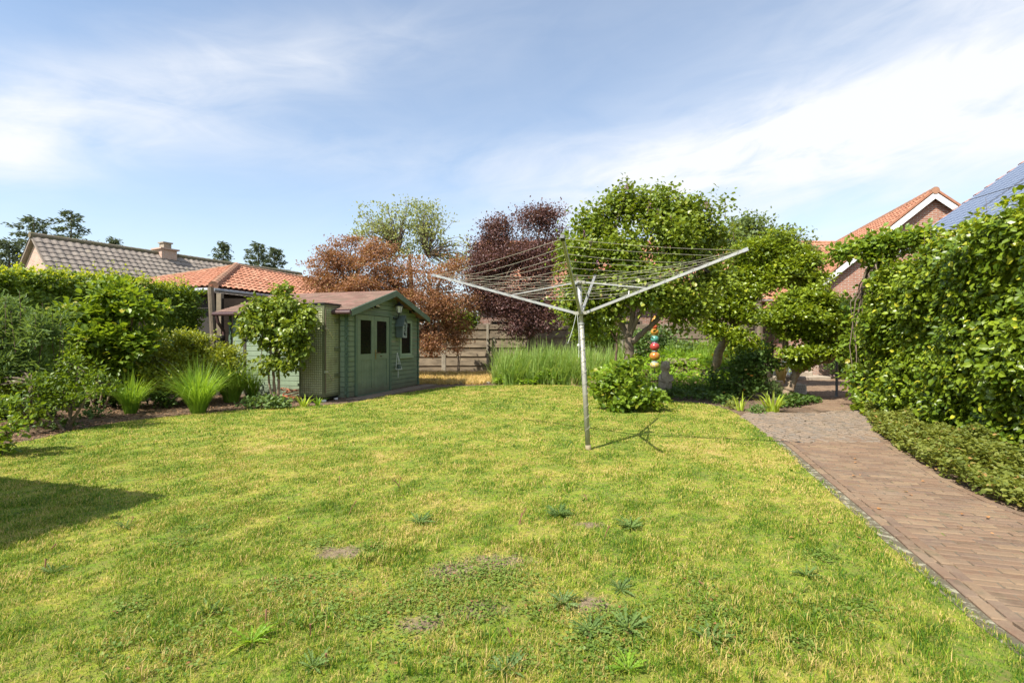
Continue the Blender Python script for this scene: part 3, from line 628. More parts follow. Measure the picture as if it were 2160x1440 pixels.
# wall lantern
M['black_metal'] = pm('black_metal', (.035, .04, .042), (.02, .02, .022), 10, .4, .5, bs=.2)
M['lamp_glass'] = (lambda t: t.fin(t.bsdf((.55, .57, .55), .15, 0, .6)))(NT('lamp_glass'))
def shed_pt(x, y, z): d = SO+d1*x+d2*y; return (d[0], d[1], z)
RZ_ = math.atan2(.963, .27)
def lantern(e, s=1.0):
    mb = MB(); mb.lathe([(.005*s, .0), (.035*s, .01*s), (.045*s, .02*s), (.05*s, .03*s)], (0, 0, 0), 6); mb.lathe([(.105*s, .165*s), (.10*s, .175*s), (.06*s, .215*s), (.02*s, .24*s), (.02*s, .255*s), (.006*s, .28*s)], (0, 0, 0), 6)
    for k in range(6): a = k*math.pi/3; mb.tube([(.05*s*math.cos(a), .05*s*math.sin(a), .03*s), (.08*s*math.cos(a), .08*s*math.sin(a), .165*s)], .004*s, 5)
    h = mb.build('lantern_cage', M['black_metal'], e); mb = MB(); mb.lathe([(.045*s, .03*s), (.075*s, .165*s)], (0, 0, 0), 6); mb.build('lantern_glass', M['lamp_glass'], h)
L_ = empty('wall_lantern', shed_pt(2.1, -.17, 2.02), RZ_, 'black coach lantern above the bird house on the shed gable', 'lamp')
lantern(L_, 1.25); mb = MB(); mb.tube([(0, .155, -.10), (0, .10, -.13), (0, .02, -.10), (0, 0, 0)], .012, 8); mb.lathe([(.04, -.02), (.04, .02)], (0, .14, -.10), 10); mb.build('bracket', M['black_metal'], L_)
# bird house with fretwork front
b = empty('bird_house', shed_pt(2.28, -.03, 1.40), RZ_, 'narrow grey bird house with steep roof hanging between shed door and window', 'bird house')
M['grey_wood'] = pm('grey_wood', (.10, .135, .12), (.075, .10, .09), 8, .7, bs=.4, stretch=(1, 1, .3))
M['grey_light'] = pm('grey_fret', (.30, .33, .30), (.22, .25, .23), 8, .7)
mb = MB(); mb.box(-.10, .10, -.20, -.01, 0, .33); mb.prism([(-.10, -.20, .332), (.10, -.20, .332), (0, -.20, .53)], (0, .19, 0)); mb.build('body', M['grey_wood'], b)
mb = MB()
for s in (-1, 1): mb.prism([(0, -.24, .60), (s*.15, -.24, .29), (s*.13, -.24, .29), (0, -.24, .56)], (0, .24, 0))
mb.build('roof', M['grey_wood'], b)
mb = MB(); mb.box(-.10, -.075, -.225, -.201, 0, .40); mb.box(.075, .10, -.225, -.201, 0, .40); mb.box(-.075, .075, -.225, -.201, 0, .05); mb.box(-.075, -.02, -.222, -.201, .19, .22); mb.box(.02, .075, -.222, -.201, .13, .16); mb.box(-.03, .03, -.222, -.201, .36, .42); mb.box(-.075, -.03, -.222, -.201, .28, .31)
mb.build('fretwork', M['grey_light'], b)
mb = MB(); mb.lathe([(.03, -.002), (.03, .002)], (0, 0, 0), 12); 
o = mb.build('entrance_hole', M['dark_glass'], b, loc=None); o.rotation_euler = (R(90), 0, 0); o.location = (0, -.203, .11)
# floodlights
def flood(x, z, label):
    f = empty('floodlight', shed_pt(x, -.02, z), RZ_, label, 'floodlight', 'floodlights under the shed gable')
    a = R(-38); ca, sa = math.cos(a), math.sin(a); RM_ = np.array([[1, 0, 0], [0, ca, -sa], [0, sa, ca]])
    mb = MB(); mb.bbox(-.09, .09, -.18, -.13, -.10, .08, .012, RM_); mb.tube([(0, .0, .05), (0, -.08, .07), (0, -.10, .02)], .014, 6); mb.box(-.05, .05, -.02, .005, .0, .08); h = mb.build('housing', M['black_metal'], f)
    mb = MB(); mb.box(-.08, .08, -.186, -.181, -.09, .065, RM_); mb.build('lens', pm('flood_glass', (.72, .66, .42), (.55, .5, .3), 30, .3), h)
flood(.98, 2.10, 'square floodlight over the left leaf of the shed door'); flood(3.03, 2.10, 'square floodlight over the shed window')
# hanging planter
p = empty('hanging_planter', shed_pt(2.22, -.03, .58), RZ_, 'small pot in a white wire triangle hanging on the shed wall', 'planter')
M['white_wire'] = pm('white_wire', (.62, .64, .60), (.5, .52, .48), 8, .6)
mb = MB(); top = (0, -.02, .42); q = [(-.11, -.04, -.02), (.11, -.04, -.02), (0, -.16, -.02)]
for c in q: mb.tube([top, c], .006, 5)
for i in range(3): mb.tube([q[i], q[(i+1) % 3]], .006, 5)
mb.tube([(0, -.05, -.03), (0, -.05, -.25)], .008, 5); mb.tube([(-.09, -.05, .13), (.09, -.05, .13)], .006, 5); mb.build('wire_frame', M['white_wire'], p)
mb = MB(); mb.lathe([(.045, -.01), (.06, .09), (.066, .10), (.06, .10), (.05, .06)], (0, -.08, 0), 14); mb.build('pot', M['grey_wood'], p)
# storage locker beside the shed: chequered metal box on blocks
lk = empty('metal_locker', shed_pt(-.57, .17, 0), RZ_, 'tall olive metal locker with chequered panels beside the shed corner', 'locker')
def tread():
    t = NT('chequer_plate'); v = t.pos(obj=True); s = t.n('ShaderNodeSeparateXYZ'); t.l(v, s.inputs[0])
    h = t.math('ADD', s.outputs[0], s.outputs[1]); k = 62.0
    a = t.math('SINE', t.math('MULTIPLY', t.math('ADD', h, s.outputs[2]), k)); b = t.math('SINE', t.math('MULTIPLY', t.math('SUBTRACT', h, s.outputs[2]), k))
    w_ = t.ramp(t.math('MULTIPLY', a, b), -.2, .5)
    c = t.mix(w_, (.22, .235, .125), (.44, .46, .28)); c = t.mix(t.ramp(t.noise(3, 5, .6, v), .5, .8), c, (.15, .14, .08))
    return t.fin(t.bsdf(c, .5, .3, .5, w_, .8, .01))
M['tread'] = tread(); M['olive'] = pm('olive_metal', (.16, .175, .095), (.12, .13, .07), 4, .5, .3, bs=.2)
a, b_, zt, zb = .55, .62, 2.10, .10
for nm, pr in (('side_panel', (.045, a-.03, -.0, .02, zb+.05, zt-.04)), ('side_panel', (.045, a-.03, b_-.02, b_, zb+.05, zt-.04)), ('front_panel', (0, .02, .045, b_-.04, zb+.05, zt-.04)), ('rear_panel', (a-.02, a, .045, b_-.04, zb+.05, zt-.04))):
    mb = MB(); mb.box(*pr); mb.build(nm, M['tread'], lk)
mb = MB()
for x in (0, a-.03):
    for y in (-.006, b_-.034): mb.box(x-.005, x+.045, y, y+.045, zb, zt)
mb.box(.04, a-.03, -.008, .04, zb, zb+.06); mb.box(.04, a-.03, -.008, .04, zt-.06, zt); mb.box(-.007, .04, .04, b_-.03, zb, zb+.06); mb.box(-.007, .04, .04, b_-.03, zt-.06, zt)
mb.build('frame', M['olive'], lk)
mb = MB(); mb.box(-.03, a+.03, -.03, b_+.04, zt+.002, zt+.035); mb.build('lid', M['black_metal'], lk)
for z in (.55, 1.12, 1.75):
    mb = MB(); mb.bbox(.36, a+.0, -.022, -.002, z-.04, z+.04, .006); mb.build('hinge', M['olive'], lk)
M['steel'] = pm('steel', (.5, .5, .48), (.36, .36, .34), 10, .35, .9)
for z in (.62, 1.55):
    mb = MB(); mb.tube([(-.0, -.03, z+.03), (.06, -.05, z+.02), (.16, -.055, z-.10), (.22, -.05, z-.17)], .012, 7); mb.box(-.01, .06, -.045, -.008, z, z+.05); mb.build('handle', M['steel'], lk)
mb = MB(); mb.tube([(.02, -.025, .2), (.02, -.025, 2.0)], .011, 6); mb.build('lock_rod', BARK, lk)
mb = MB(); mb.box(.02, a-.02, .03, b_-.03, .045, zb-.002); mb.build('base', M['black_metal'], lk)
for x, y in ((.06, .05), (.48, .05), (.06, .56)):
    mb = MB(); mb.lathe([(.05, 0), (.05, .03), (.045, .044)], (x, y, 0), 12); mb.build('foot', M['white_paint'], lk)
# second flat-roofed box behind the locker



# ---------------------------------------------------------------- rotary clothes airer
base = np.array([.91, 5.93, 0]); hub = W(1225, 660, 5.93); topc = W(1221.5, 596, 5.93)
ra = empty('rotary_dryer', base, 0, 'tall aluminium rotary clothes airer leaning slightly in the lawn', 'clothes airer')
M['galv'] = pm('galvanised', (.40, .39, .32), (.28, .27, .22), 6, .5, .35, bs=.25, stretch=(1, 1, .3)); M['alu2'] = pm('dull_aluminium', (.44, .44, .41), (.31, .31, .29), 7, .45, .4, bs=.15)
M['line'] = pm('plastic_line', (.46, .43, .33), (.32, .30, .23), 10, .6)
r0 = lambda p: np.asarray(p)-base
ax = nrm(r0(hub)); mb = MB()
mb.tube([(0, 0, -.05), r0(hub)*.93], .030, 16); mb.build('pole', M['galv'], ra, True)
mb = MB(); mb.tube([r0(hub)*.90, r0(topc)], .0245, 14); mb.build('inner_tube', M['alu2'], ra, True)
mb = MB(); mb.tube([(0, 0, -.03), ax*.07], .034, 16); mb.build('ground_socket', pm('rusty_socket', (.30, .25, .15), (.2, .16, .09), 15, .8), ra, True)
mb = MB(); mb.tube([r0(hub)*.915, r0(hub)*.93], .036, 16); mb.build('collar', M['alu2'], ra)
tips = [W(918, 581, 6.975), W(1571, 528, 5.09), W(1187, 503, 4.5), W(1255, 583, 7.08)]
lower = []; upper = []
for i, tp in enumerate(tips):
    dr = nrm((tp-hub)*np.array([1, 1, 0])); lower.append(hub+dr*.062+ax*.0); upper.append(topc+dr*.06)
mb = MB()
for dr_, c in ((lower, hub), (upper, topc)):
    k = mb
    for p in dr_: k.beam(r0(c), r0(p)+nrm(p-c)*.02, .052, .035)
    k.tube([r0(c)-ax*.022, r0(c)+ax*.022], .042, 14)
mb.build('hub', M['galv'], ra)
NL = 9
for i, tp in enumerate(tips):
    mb = MB(); a, b = r0(lower[i]), r0(tp); d = nrm(b-a); sx = nrm(np.cross(d, (0, 0, 1))); u_ = np.cross(sx, d)
    mb.beam(a+sx*.009, b+sx*.009, .012, .030); mb.beam(a-sx*.009, b-sx*.009, .012, .030); mb.beam(a, b, .010, .016)
    ar = mb.build('arm', M['alu2'], ra)
    mb = MB(); mb.beam(b-d*.02, b+d*.035, .038, .036); mb.build('end_cap', M['zinc'] if i < 2 else M['black_metal'], ar)
    mb = MB(); j = a+(b-a)*.42; mb.beam(r0(upper[i]), j+u_*.01, .017, .014); mb.build('strut', M['alu2'], ra)
order = [0, 2, 1, 3]
for k in range(NL):
    f = .30+.68*k/(NL-1); pts = []
    mb = MB()
    for q in range(4):
        A0, B0 = tips[order[q]], tips[order[(q+1) % 4]]; la, lb = lower[order[q]], lower[order[(q+1) % 4]]
        p0 = r0(la+(A0-la)*f)+np.array([0, 0, .018]); p1 = r0(lb+(B0-lb)*f)+np.array([0, 0, .018]); L = np.linalg.norm(p1-p0); s = np.linspace(0, 1, 15)[:, None]
        pts_ = p0+(p1-p0)*s-np.array([0, 0, 1.])*(4*s*(1-s))*L*.012*rng.uniform(.5, 1.6); mb.tube(pts_, .0018, 6)
    mb.build('washing_line', M['line'], ra, True)
for (dx, ln, lean) in ((-.06, .62, -.10), (-.045, .92, .015)):
    mb = MB(); s = np.linspace(0, 1, 8)[:, None]; p0 = r0(hub)+np.array([dx, -.03, -.02]); mb.tube(p0+s*np.array([lean, -.01, -ln*.55])+np.sin(s*3)*np.array([.01, 0, 0]), .003, 5); mb.build('pull_cord', M['white_wire'], ra)
mb = MB(); th = np.linspace(0, 6.283*13, 220); f = np.linspace(.10, 1.16, 220)
hp = r0(hub); mb.tube(hp*f[:, None]+np.stack([np.cos(th)*.0325, np.sin(th)*.0325, 0*th], 1), .0022, 4); mb.build('wrapped_cord', M['line'], ra)
mb = MB(); mb.lathe([(.004, 0), (.014, .01), (.012, .03), (.003, .035)], r0(hub)+np.array([-.03, -.03, -.40]), 10); mb.build('cord_bead', M['white_paint'], ra)
mb = MB(); pp = r0(lower[1]+(tips[1]-lower[1])*.30); mb.beam(pp+np.array([0, 0, .015]), pp+np.array([.004, 0, .06]), .012, .01); mb.build('clothes_peg', M['white_paint'], ra)

# ---------------------------------------------------------------- garden lamp on post
lp = empty('garden_lamp', (*G(1765, 838)[:2], 0), 0, 'grey post lamp with glass lantern standing on the brick patio', 'lamp')
d_ = G(1765, 838)[1]; zl = H-(757-720)/F*d_
mb = MB(); mb.lathe([(.05, 0), (.05, .02), (.028, .03), (.028, zl-.08), (.045, zl-.06), (.03, zl)], (0, 0, 0), 14); mb.build('post', pm('lamp_post_grey', (.16, .17, .18), (.10, .11, .12), 6, .5, .3), lp)
le = MB(); s = 1.35; z0 = zl
le.lathe([(.05*s, z0), (.055*s, z0+.02)], (0, 0, 0), 6); le.lathe([(.105*s, z0+.17), (.10*s, z0+.18), (.05*s, z0+.24), (.015*s, z0+.27), (.006, z0+.30)], (0, 0, 0), 6)
for k in range(6): a = k*math.pi/3; le.tube([(.055*s*math.cos(a), .055*s*math.sin(a), z0+.02), (.09*s*math.cos(a), .09*s*math.sin(a), z0+.17)], .006, 5)
h = le.build('lantern_cage', M['black_metal'], lp); mb = MB(); mb.lathe([(.048*s, z0+.02), (.085*s, z0+.17)], (0, 0, 0), 6); mb.build('lantern_glass', M['lamp_glass'], h)

# ---------------------------------------------------------------- fence of concrete posts and boards
M['board'] = pm('fence_board', (.27, .215, .145), (.12, .095, .065), 4, .9, bs=.3, bd=.004, stretch=(.5, 1, 2), isl=.25)
M['post_c'] = pm('fence_post', (.34, .30, .23), (.21, .18, .13), 5, .9, bs=.5)
FY = 22.0
fe = empty('board_fence', (3, FY, 0), 0, 'weathered horizontal board fence along the back of the garden', 'fence')
x = -9.0; k = 0; T0 = 2.08
while x < 17.5:
    mb = MB(); mb.box(x-3-.05, x-3+.05, -.05, .09, 0, T0+.02); mb.build('post', M['post_c'], fe)
    mb = MB(); z = .04; j = 0
    while z < T0-.05:
        hh = .20; dz = rng.uniform(-.006, .006); mb.prism([(x-3+.052, .012, z+dz), (x-3+.052, -.024, z+dz), (x-3+.052, -.012, z+.215+dz), (x-3+.052, .012, z+.215+dz)] if j % 2 else [(x-3+.052, .045, z+dz-.02), (x-3+.052, .02, z+dz-.02), (x-3+.052, .02, z+.235+dz), (x-3+.052, .045, z+.235+dz)], (1.98-.104, 0, rng.uniform(-.012, .012))); z += .20; j += 1
    mb.build('fence_panel', M['board'], fe); x += 1.98; k += 1
mb = MB(); mb.box(x-3-.05, x-3+.05, -.05, .09, 0, T0+.02); mb.build('post', M['post_c'], fe)
for px, lb in ((937, 'short square timber post standing left before the board fence'), (1041, 'short square timber post at the left end of the reed bed')):
    p = W(px, 712, 20.9); o = MB(); o.bbox(-.075, .075, -.06, .06, -.02, p[2], .012); o = o.build('timber_post', M['post_c']); o.location = (p[0], p[1], 0); tag(o, lb, 'post', 'timber posts before the fence')
# fence corner left of the shed
fl = empty('side_fence', (*W(470, 700, 13.0)[:2], 0), 0, 'dark concrete panel fence with upright post between left hedge and shed', 'fence')
mb = MB(); mb.box(-.14, -.02, -.05, .08, 0, 2.55); mb.build('post', pm('post_stone', (.26, .21, .14), (.16, .13, .09), 5, .9, bs=.5), fl)
mb = MB()
for j in range(8): mb.box(-.018, 1.8, 0, .04, .03+j*.30, .322+j*.30)
mb.build('fence_panel', pm('dark_concrete', (.032, .024, .018), (.018, .014, .011), 4, .95, spec=.08), fl)
pp = W(449, 700, 12.2); mb = MB(); s = np.linspace(0, 1, 9); mb.tube(np.stack([.02*np.sin(s*4)-.08*s+.04, 0*s, s*2.62], 1), .085-.015*s, 10); o = mb.build('round_post', pm('post_wood', (.21, .165, .11), (.12, .095, .065), 4, .9, bs=.9, bd=.02, stretch=(1, 1, .3))); o.location = (pp[0], pp[1], 0); tag(o, 'tall weathered round timber post at the end of the left hedge', 'post')
for k, (px, py) in enumerate(((463, 710), (520, 712))):
    q = W(px, py, 12.0); mb = MB(); mb.lathe([(.07, 0), (.075, q[2]-.05), (.12, q[2]-.03), (.10, q[2]+.03), (.03, q[2]+.06)], (0, 0, 0), 12); o = mb.build('bollard', pm('bollard_dark', (.07, .06, .045), (.045, .04, .03), 9, .9)); o.location = (q[0], q[1], 0); tag(o, 'dark capped stub post beside the round timber post' if k == 0 else 'dark capped stub post close to the shed side wall', 'post', 'stub posts left of the shed')

# ---------------------------------------------------------------- small things in the garden
# ceramic bead totem
p = W(1381, 775, 13.4); tm = empty('ceramic_totem', (p[0], p[1], 0), 0, 'garden pole of stacked colourful ceramic beads with a flame tip', 'garden ornament')
mb = MB(); mb.tube([(0, 0, 0), (0, 0, 1.6)], .012, 8); mb.build('rod', M['black_metal'], tm)
def glaze(n, a, b):
    a = tuple(x*.62+.02 for x in a); b = tuple(x*.62+.02 for x in b)
    t = NT(n); v = t.pos((1, 1, 1)); return t.fin(t.bsdf(t.mix(t.ramp(t.noise(24, 3, .5, v), .47, .53), a, b), .2, 0, .6))
BE = [(770, 7, 12, (.65, .50, .04), (.75, .62, .35)), (764, 3, 9, (.28, .45, .45), (.5, .55, .5)), (751, 9, 13, (.70, .42, .02), (.62, .16, .03)), (741, 2.5, 7, (.15, .32, .35), (.2, .4, .4)), (731, 8, 12, (.62, .07, .04), (.55, .05, .04)), (723, 2.5, 7, (.5, .12, .35), (.45, .3, .5)), (715, 7.5, 10, (.08, .38, .30), (.12, .45, .36)), (707, 2.5, 6, (.7, .5, .1), (.6, .4, .1)), (700, 6.5, 10, (.75, .38, .03), (.7, .3, .03)), (689, 5, 7, (.65, .10, .02), (.6, .12, .03))]
for i, (py, hr, wr, a, b) in enumerate(BE):
    z = H+(720-py)/F*13.4; s = 13.4/F; th = np.linspace(-1.45, 1.45, 9); mb = MB(); mb.lathe([(wr*s*.84*math.cos(t_)**.8, z+hr*s*math.sin(t_)*1.05) for t_ in th], (0, 0, 0), 18); mb.build('ceramic_bead', glaze('glaze_%d' % i, a, b), tm, True)
z0 = H+(720-683)/F*13.4; mb = MB(); mb.lathe([(.05, z0-.03), (.09, z0+.02), (.075, z0+.08), (.05, z0+.13), (.012, z0+.22)], (0, 0, 0), 12)
for k in range(5): a = k*1.257; mb.tube([(.07*math.cos(a), .07*math.sin(a), z0+.03), (.085*math.cos(a), .085*math.sin(a), z0+.10), (.075*math.cos(a), .075*math.sin(a), z0+.15)], [.02, .014, .003], 6)
mb.build('flame_tip', glaze('glaze_flame', (.8, .42, .02), (.72, .25, .02)), tm, True)
# stone figure: seated round-bellied animal shape
M['stone'] = pm('old_stone', (.44, .36, .26), (.26, .21, .14), 14, .9, bs=.8, bd=.02)
p = W(1403, 800, 12.0); sg = empty('stone_figure', (p[0], p[1], 0), 0, 'small weathered stone figure with rounded head among ground cover', 'statue')
mb = MB(); mb.lathe([(.13, .0), (.15, .08), (.16, .25), (.15, .38), (.115, .50), (.085, .56), (.08, .58), (.10, .62), (.115, .68), (.10, .76), (.06, .81), (.01, .83)], (0, 0, 0), 18)
mb.tube([(.12, -.02, .48), (.15, -.10, .38), (.05, -.15, .35)], [.045, .04, .03], 8); mb.tube([(-.12, -.02, .48), (-.15, -.10, .38), (-.05, -.15, .33)], [.045, .04, .03], 8); mb.tube([(.06, -.08, .70), (0.02, -.13, .67), (0, -.125, .64)], [.03, .035, .02], 8)
mb.tube([(.08, .0, .76), (.10, 0, .82)], [.03, .015], 7); mb.tube([(-.07, .0, .77), (-.09, 0, .83)], [.03, .015], 7); mb.build('body', M['stone'], sg, True)
# black post light
p = G(1458, 815); mb = MB(); z = H-(790-720)/F*p[1]; mb.lathe([(.03, 0), (.03, z-.05), (.05, z-.045), (.05, z-.02), (.035, z)], (0, 0, 0), 12); o = mb.build('marker_post', M['black_metal']); o.location = (p[0], p[1], 0); tag(o, 'short black marker post at the back edge of the shaded ground cover', 'post')
# stone edging of the raised bed
for k in range(9):
    px = 1448+k*24; p = G(px, 820+rng.uniform(-2, 2)); mb = MB(); mb.bbox(-.13, .13, -.09, .09, -.02, .22+rng.uniform(-.03, .03), .02); o = mb.build('edging_stone', M['stone'] if k % 3 else BR['brick_pinkxz']); o.location = (p[0], p[1], 0); o.rotation_euler = (0, 0, rng.uniform(-.2, .2))
    tag(o, ('pinkish squared' if k % 3 == 0 else 'rough grey-brown')+' edging stone of the back bed, '+('nearest the black marker post', 'second from the marker post', 'third from the marker post', 'fourth from the marker post', 'midway between marker post and roses', 'fourth from the rose bush end', 'third from the rose bush end', 'second from the rose bush end', 'hidden deepest beside the rose bush')[k], 'stone', 'edging stones of the back bed')
# flat rock on the raised bed
p = W(1442, 757, 14.5); mb = MB(); th = np.linspace(0, 6.283, 10)[:-1]; r_ = rng.uniform(.3, .42, 9); top = [(r_[i]*math.cos(th[i])*1.2, r_[i]*math.sin(th[i])*.6, .10) for i in range(9)]
mb.prism([(x*1.1, y*1.1, 0) for x, y, _ in top], (0, 0, .10)); mb.prism([(x, y, .102) for x, y, _ in top], (.02, 0, .05)); o = mb.build('flat_rock', M['stone']); o.location = (p[0], p[1], .66); tag(o, 'flat pale rock lying on the planted mound behind the stone figure', 'rock')
# tree stump ornament
p = G(1210, 812); mb = MB(); n = 14; th = np.arange(n)*6.283/n
prof = [(.17, 0), (.13, .08), (.11, .16), (.10, .22)]
v = []; f = []
for j, (r, z) in enumerate(prof): v += [(r*(1+.22*math.sin(3*t_+j)+.1*math.sin(7*t_))*math.cos(t_), r*(1+.22*math.sin(3*t_+j))*math.sin(t_), z+(.05*math.sin(2*t_)+.03*math.sin(5*t_) if j == 3 else 0)) for t_ in th]
for j in range(3): f += [(j*n+i, j*n+(i+1) % n, (j+1)*n+(i+1) % n, (j+1)*n+i) for i in range(n)]
v.append((0, 0, .17)); f += [(3*n+i, 3*n+(i+1) % n, 4*n) for i in range(n)]; mb.add(v, f); mb.tube([(-.06, .02, .15), (-.07, .02, .27)], [.03, .012], 6); mb.tube([(.05, -.02, .15), (.05, -.02, .30)], [.035, .01], 6)
o = mb.build('tree_stump', pm('stump_wood', (.40, .27, .14), (.20, .13, .08), 10, .9, bs=.9, bd=.02)); o.location = (p[0], p[1], 0); tag(o, 'small broken tree stump on the lawn edge before the reeds', 'stump')
# engraved pale stone / lidded block on the patio
p = G(1683, 836); st = empty('engraved_stone', (p[0], p[1], 0), R(-8), 'pale grey block with dark horizontal lines behind the small tree trunk', 'stone')
s = p[1]/F; w_ = 17*s; hh = 27*s; mb = MB(); prof = [(-w_, 0), (w_*1.05, 0), (w_, hh*.86), (w_*.6, hh*.97), (0, hh), (-w_*.6, hh*.97), (-w_, hh*.86)]; mb.prism([(x, 0, z) for x, z in prof], (0, .16, 0)); mb.build('block', pm('pale_stone', (.56, .56, .54), (.44, .45, .44), 6, .8), st)
mb = MB()
for k in range(5):
    z = hh*(.36+.11*k); x = -w_*.85
    while x < w_*.8: l = rng.uniform(.015, .05); mb.box(x, min(x+l, w_*.85), -.004, .002, z, z+.010); x += l+.012
mb.build('lettering', M['black_metal'], st)
# steps and pots at the back of the patio
mb = MB(); p = W(1700, 795, 16.6); mb.bbox(-1.2, .85, 0, 1.4, -.01, .13, .02); mb.bbox(-1.3, .45, .35, 1.4, .132, .27, .02); o = mb.build('patio_steps', pm('step_stone', (.42, .36, .28), (.3, .25, .19), 4, .9, bs=.5)); o.location = (p[0], p[1], 0); tag(o, 'two low pale stone steps at the back of the patio', 'steps')
def pot(px, py, dpt, r, h, m, label, plant=None):
    q = W(px, py, dpt); mb = MB(); mb.lathe([(r*.75, 0), (r, h*.9), (r*1.08, h*.92), (r*1.08, h), (r*.9, h), (r*.85, h*.85)], (0, 0, 0), 18); o = mb.build('flower_pot', m); o.location = (q[0], q[1], max(0, q[2])); tag(o, label, 'flower pot')
pot(1642, 792, 16.0, .24, .36, M['grey_light'], 'round pale grey flower pot left of the small tree trunk'); pot(1670, 790, 16.4, .28, .45, pm('pot_blue', (.36, .44, .44), (.3, .36, .36), 6, .5), 'large pale blue-green flower pot right behind the small tree trunk')
pot(1622, 796, 15.6, .14, .36, pm('pot_tan', (.45, .34, .24), (.36, .26, .18), 6, .8), 'slim tan clay pot at the left end of the pots')
# low brick planter wall behind
mb = MB(); mb.box(0, 1.6, 0, .3, 0, 1.1); o = mb.build('brick_pier', BR['brick_pinkxz']); q = W(1672, 775, 18.2); o.location = (q[0], q[1], 0); tag(o, 'orange-pink brick wall stub seen through the fork of the small tree', 'wall')
# hose and plank and tray
th = np.linspace(0, 6.283*4, 130); q = G(583, 846); mb = MB(); rr = .30+.05*np.sin(th*.37)
mb.tube(np.stack([rr*np.cos(th)*1.15+.05*np.sin(th*1.7), rr*np.sin(th)*.7, .03+.05*th/6.283+.035*np.sin(th*2.3)+.02], 1), .011, 6); o = mb.build('garden_hose', pm('orange_hose', (.55, .16, .07), (.42, .12, .06), 8, .5), None, True); o.location = (q[0]+.35, q[1]+.35, .0); tag(o, 'coiled orange garden hose lying at the foot of the shed wall', 'hose')
q = G(1002, 808); mb = MB(); mb.bbox(-.47, .47, -.10, .10, .0, .05, .01); o = mb.build('plank', pm('grey_plank', (.42, .37, .30), (.28, .25, .2), 5, .9, stretch=(.2, 1, 1))); o.location = (q[0], q[1], 0); o.rotation_euler = (0, 0, R(-3)); tag(o, 'pale plank lying flat between straw grass and lawn', 'plank')
q = G(903, 806); mb = MB(); mb.box(-.30, .30, -.2, .2, 0, .03); mb.box(-.30, -.27, -.2, .2, .032, .10); mb.box(.27, .30, -.2, .2, .032, .10); mb.box(-.268, .268, -.2, -.17, .032, .10); mb.box(-.268, .268, .17, .2, .032, .10); o = mb.build('plastic_tray', M['black_metal']); o.location = (q[0], q[1], 0); tag(o, 'flat black tray on the ground at the right corner of the shed', 'tray')
# ---------------------------------------------------------------- vegetation
def blob(px, py, d, rx, rz, ry=None):
    return (W(px, py, d), np.array([rx*d/F, (ry if ry else (rx+rz)/2*d/F), rz*d/F]))
def foliage(parent, base, mat, blobs, n, size, T=OVAL, cl=.16, per=22, out=.5, upv=.15, rnd=.8, nu=.9, no=.5, nr=.6, shell=.45, flat=1.0, name='foliage', asp=1.0, sub=9, zmin=.03, keep=None, pen=None):
    k = max(1, n//per); C = np.array([b[0] for b in blobs]); Rr = np.array([b[1] for b in blobs])
    wgt = (Rr[:, 0]*Rr[:, 1]+Rr[:, 0]*Rr[:, 2]+Rr[:, 1]*Rr[:, 2]); idx = rng.choice(len(blobs), k, p=wgt/wgt.sum())
    # the crown is built of boughs: smaller rounded masses round each main mass, leaves sit on their outer side
    nb = sub*len(blobs); bi = np.arange(nb) % len(blobs); bd = rdir(nb); BC = C[bi]+bd*Rr[bi]*rng.uniform(.35, .86, (nb, 1)); BR_ = Rr[bi]*rng.uniform(.26, .50, (nb, 1))
    wb = (BR_[:, 0]*BR_[:, 1]+BR_[:, 0]*BR_[:, 2]+BR_[:, 1]*BR_[:, 2])*rng.uniform(.6, 1.4, nb); j = rng.choice(nb, k, p=wb/wb.sum()); idx = bi[j]
    d = rdir(k); r = shell+(1-shell)*rng.random(k)**.6; r *= 1+.14*rng.normal(size=k)
    cc = BC[j]+d*BR_[j]*r[:, None]; og = nrm(d/BR_[j]+.5*nrm(cc-C[idx]))
    csz = cl*rng.uniform(.55, 1.45, k)
    P_ = np.repeat(cc, per, 0); O_ = np.repeat(og, per, 0); S_ = np.repeat(csz, per)
    m = len(P_); off = rng.normal(size=(m, 3))*S_[:, None]*np.array([1, 1, .75*flat]); P_ = P_+off
    U_ = O_*out+rdir(m)*rnd+np.array([0, 0, upv])+nrm(off)*.35; N_ = np.array([0, 0, nu])+O_*no+rdir(m)*nr+SUNV*.25
    s = size*rng.uniform(.55, 1.3, m); ok = P_[:, 2] > zmin
    if keep is not None: ok &= keep(P_)
    if pen is not None: ok &= pen(P_)
    P_, U_, N_, s = P_[ok], U_[ok], N_[ok], s[ok]
    mb = MB(); scatter(mb, T[0], T[1], P_-base, U_, N_, np.stack([s, s*asp, s], 1)); o = mb.build(name, mat, parent)
    return cc
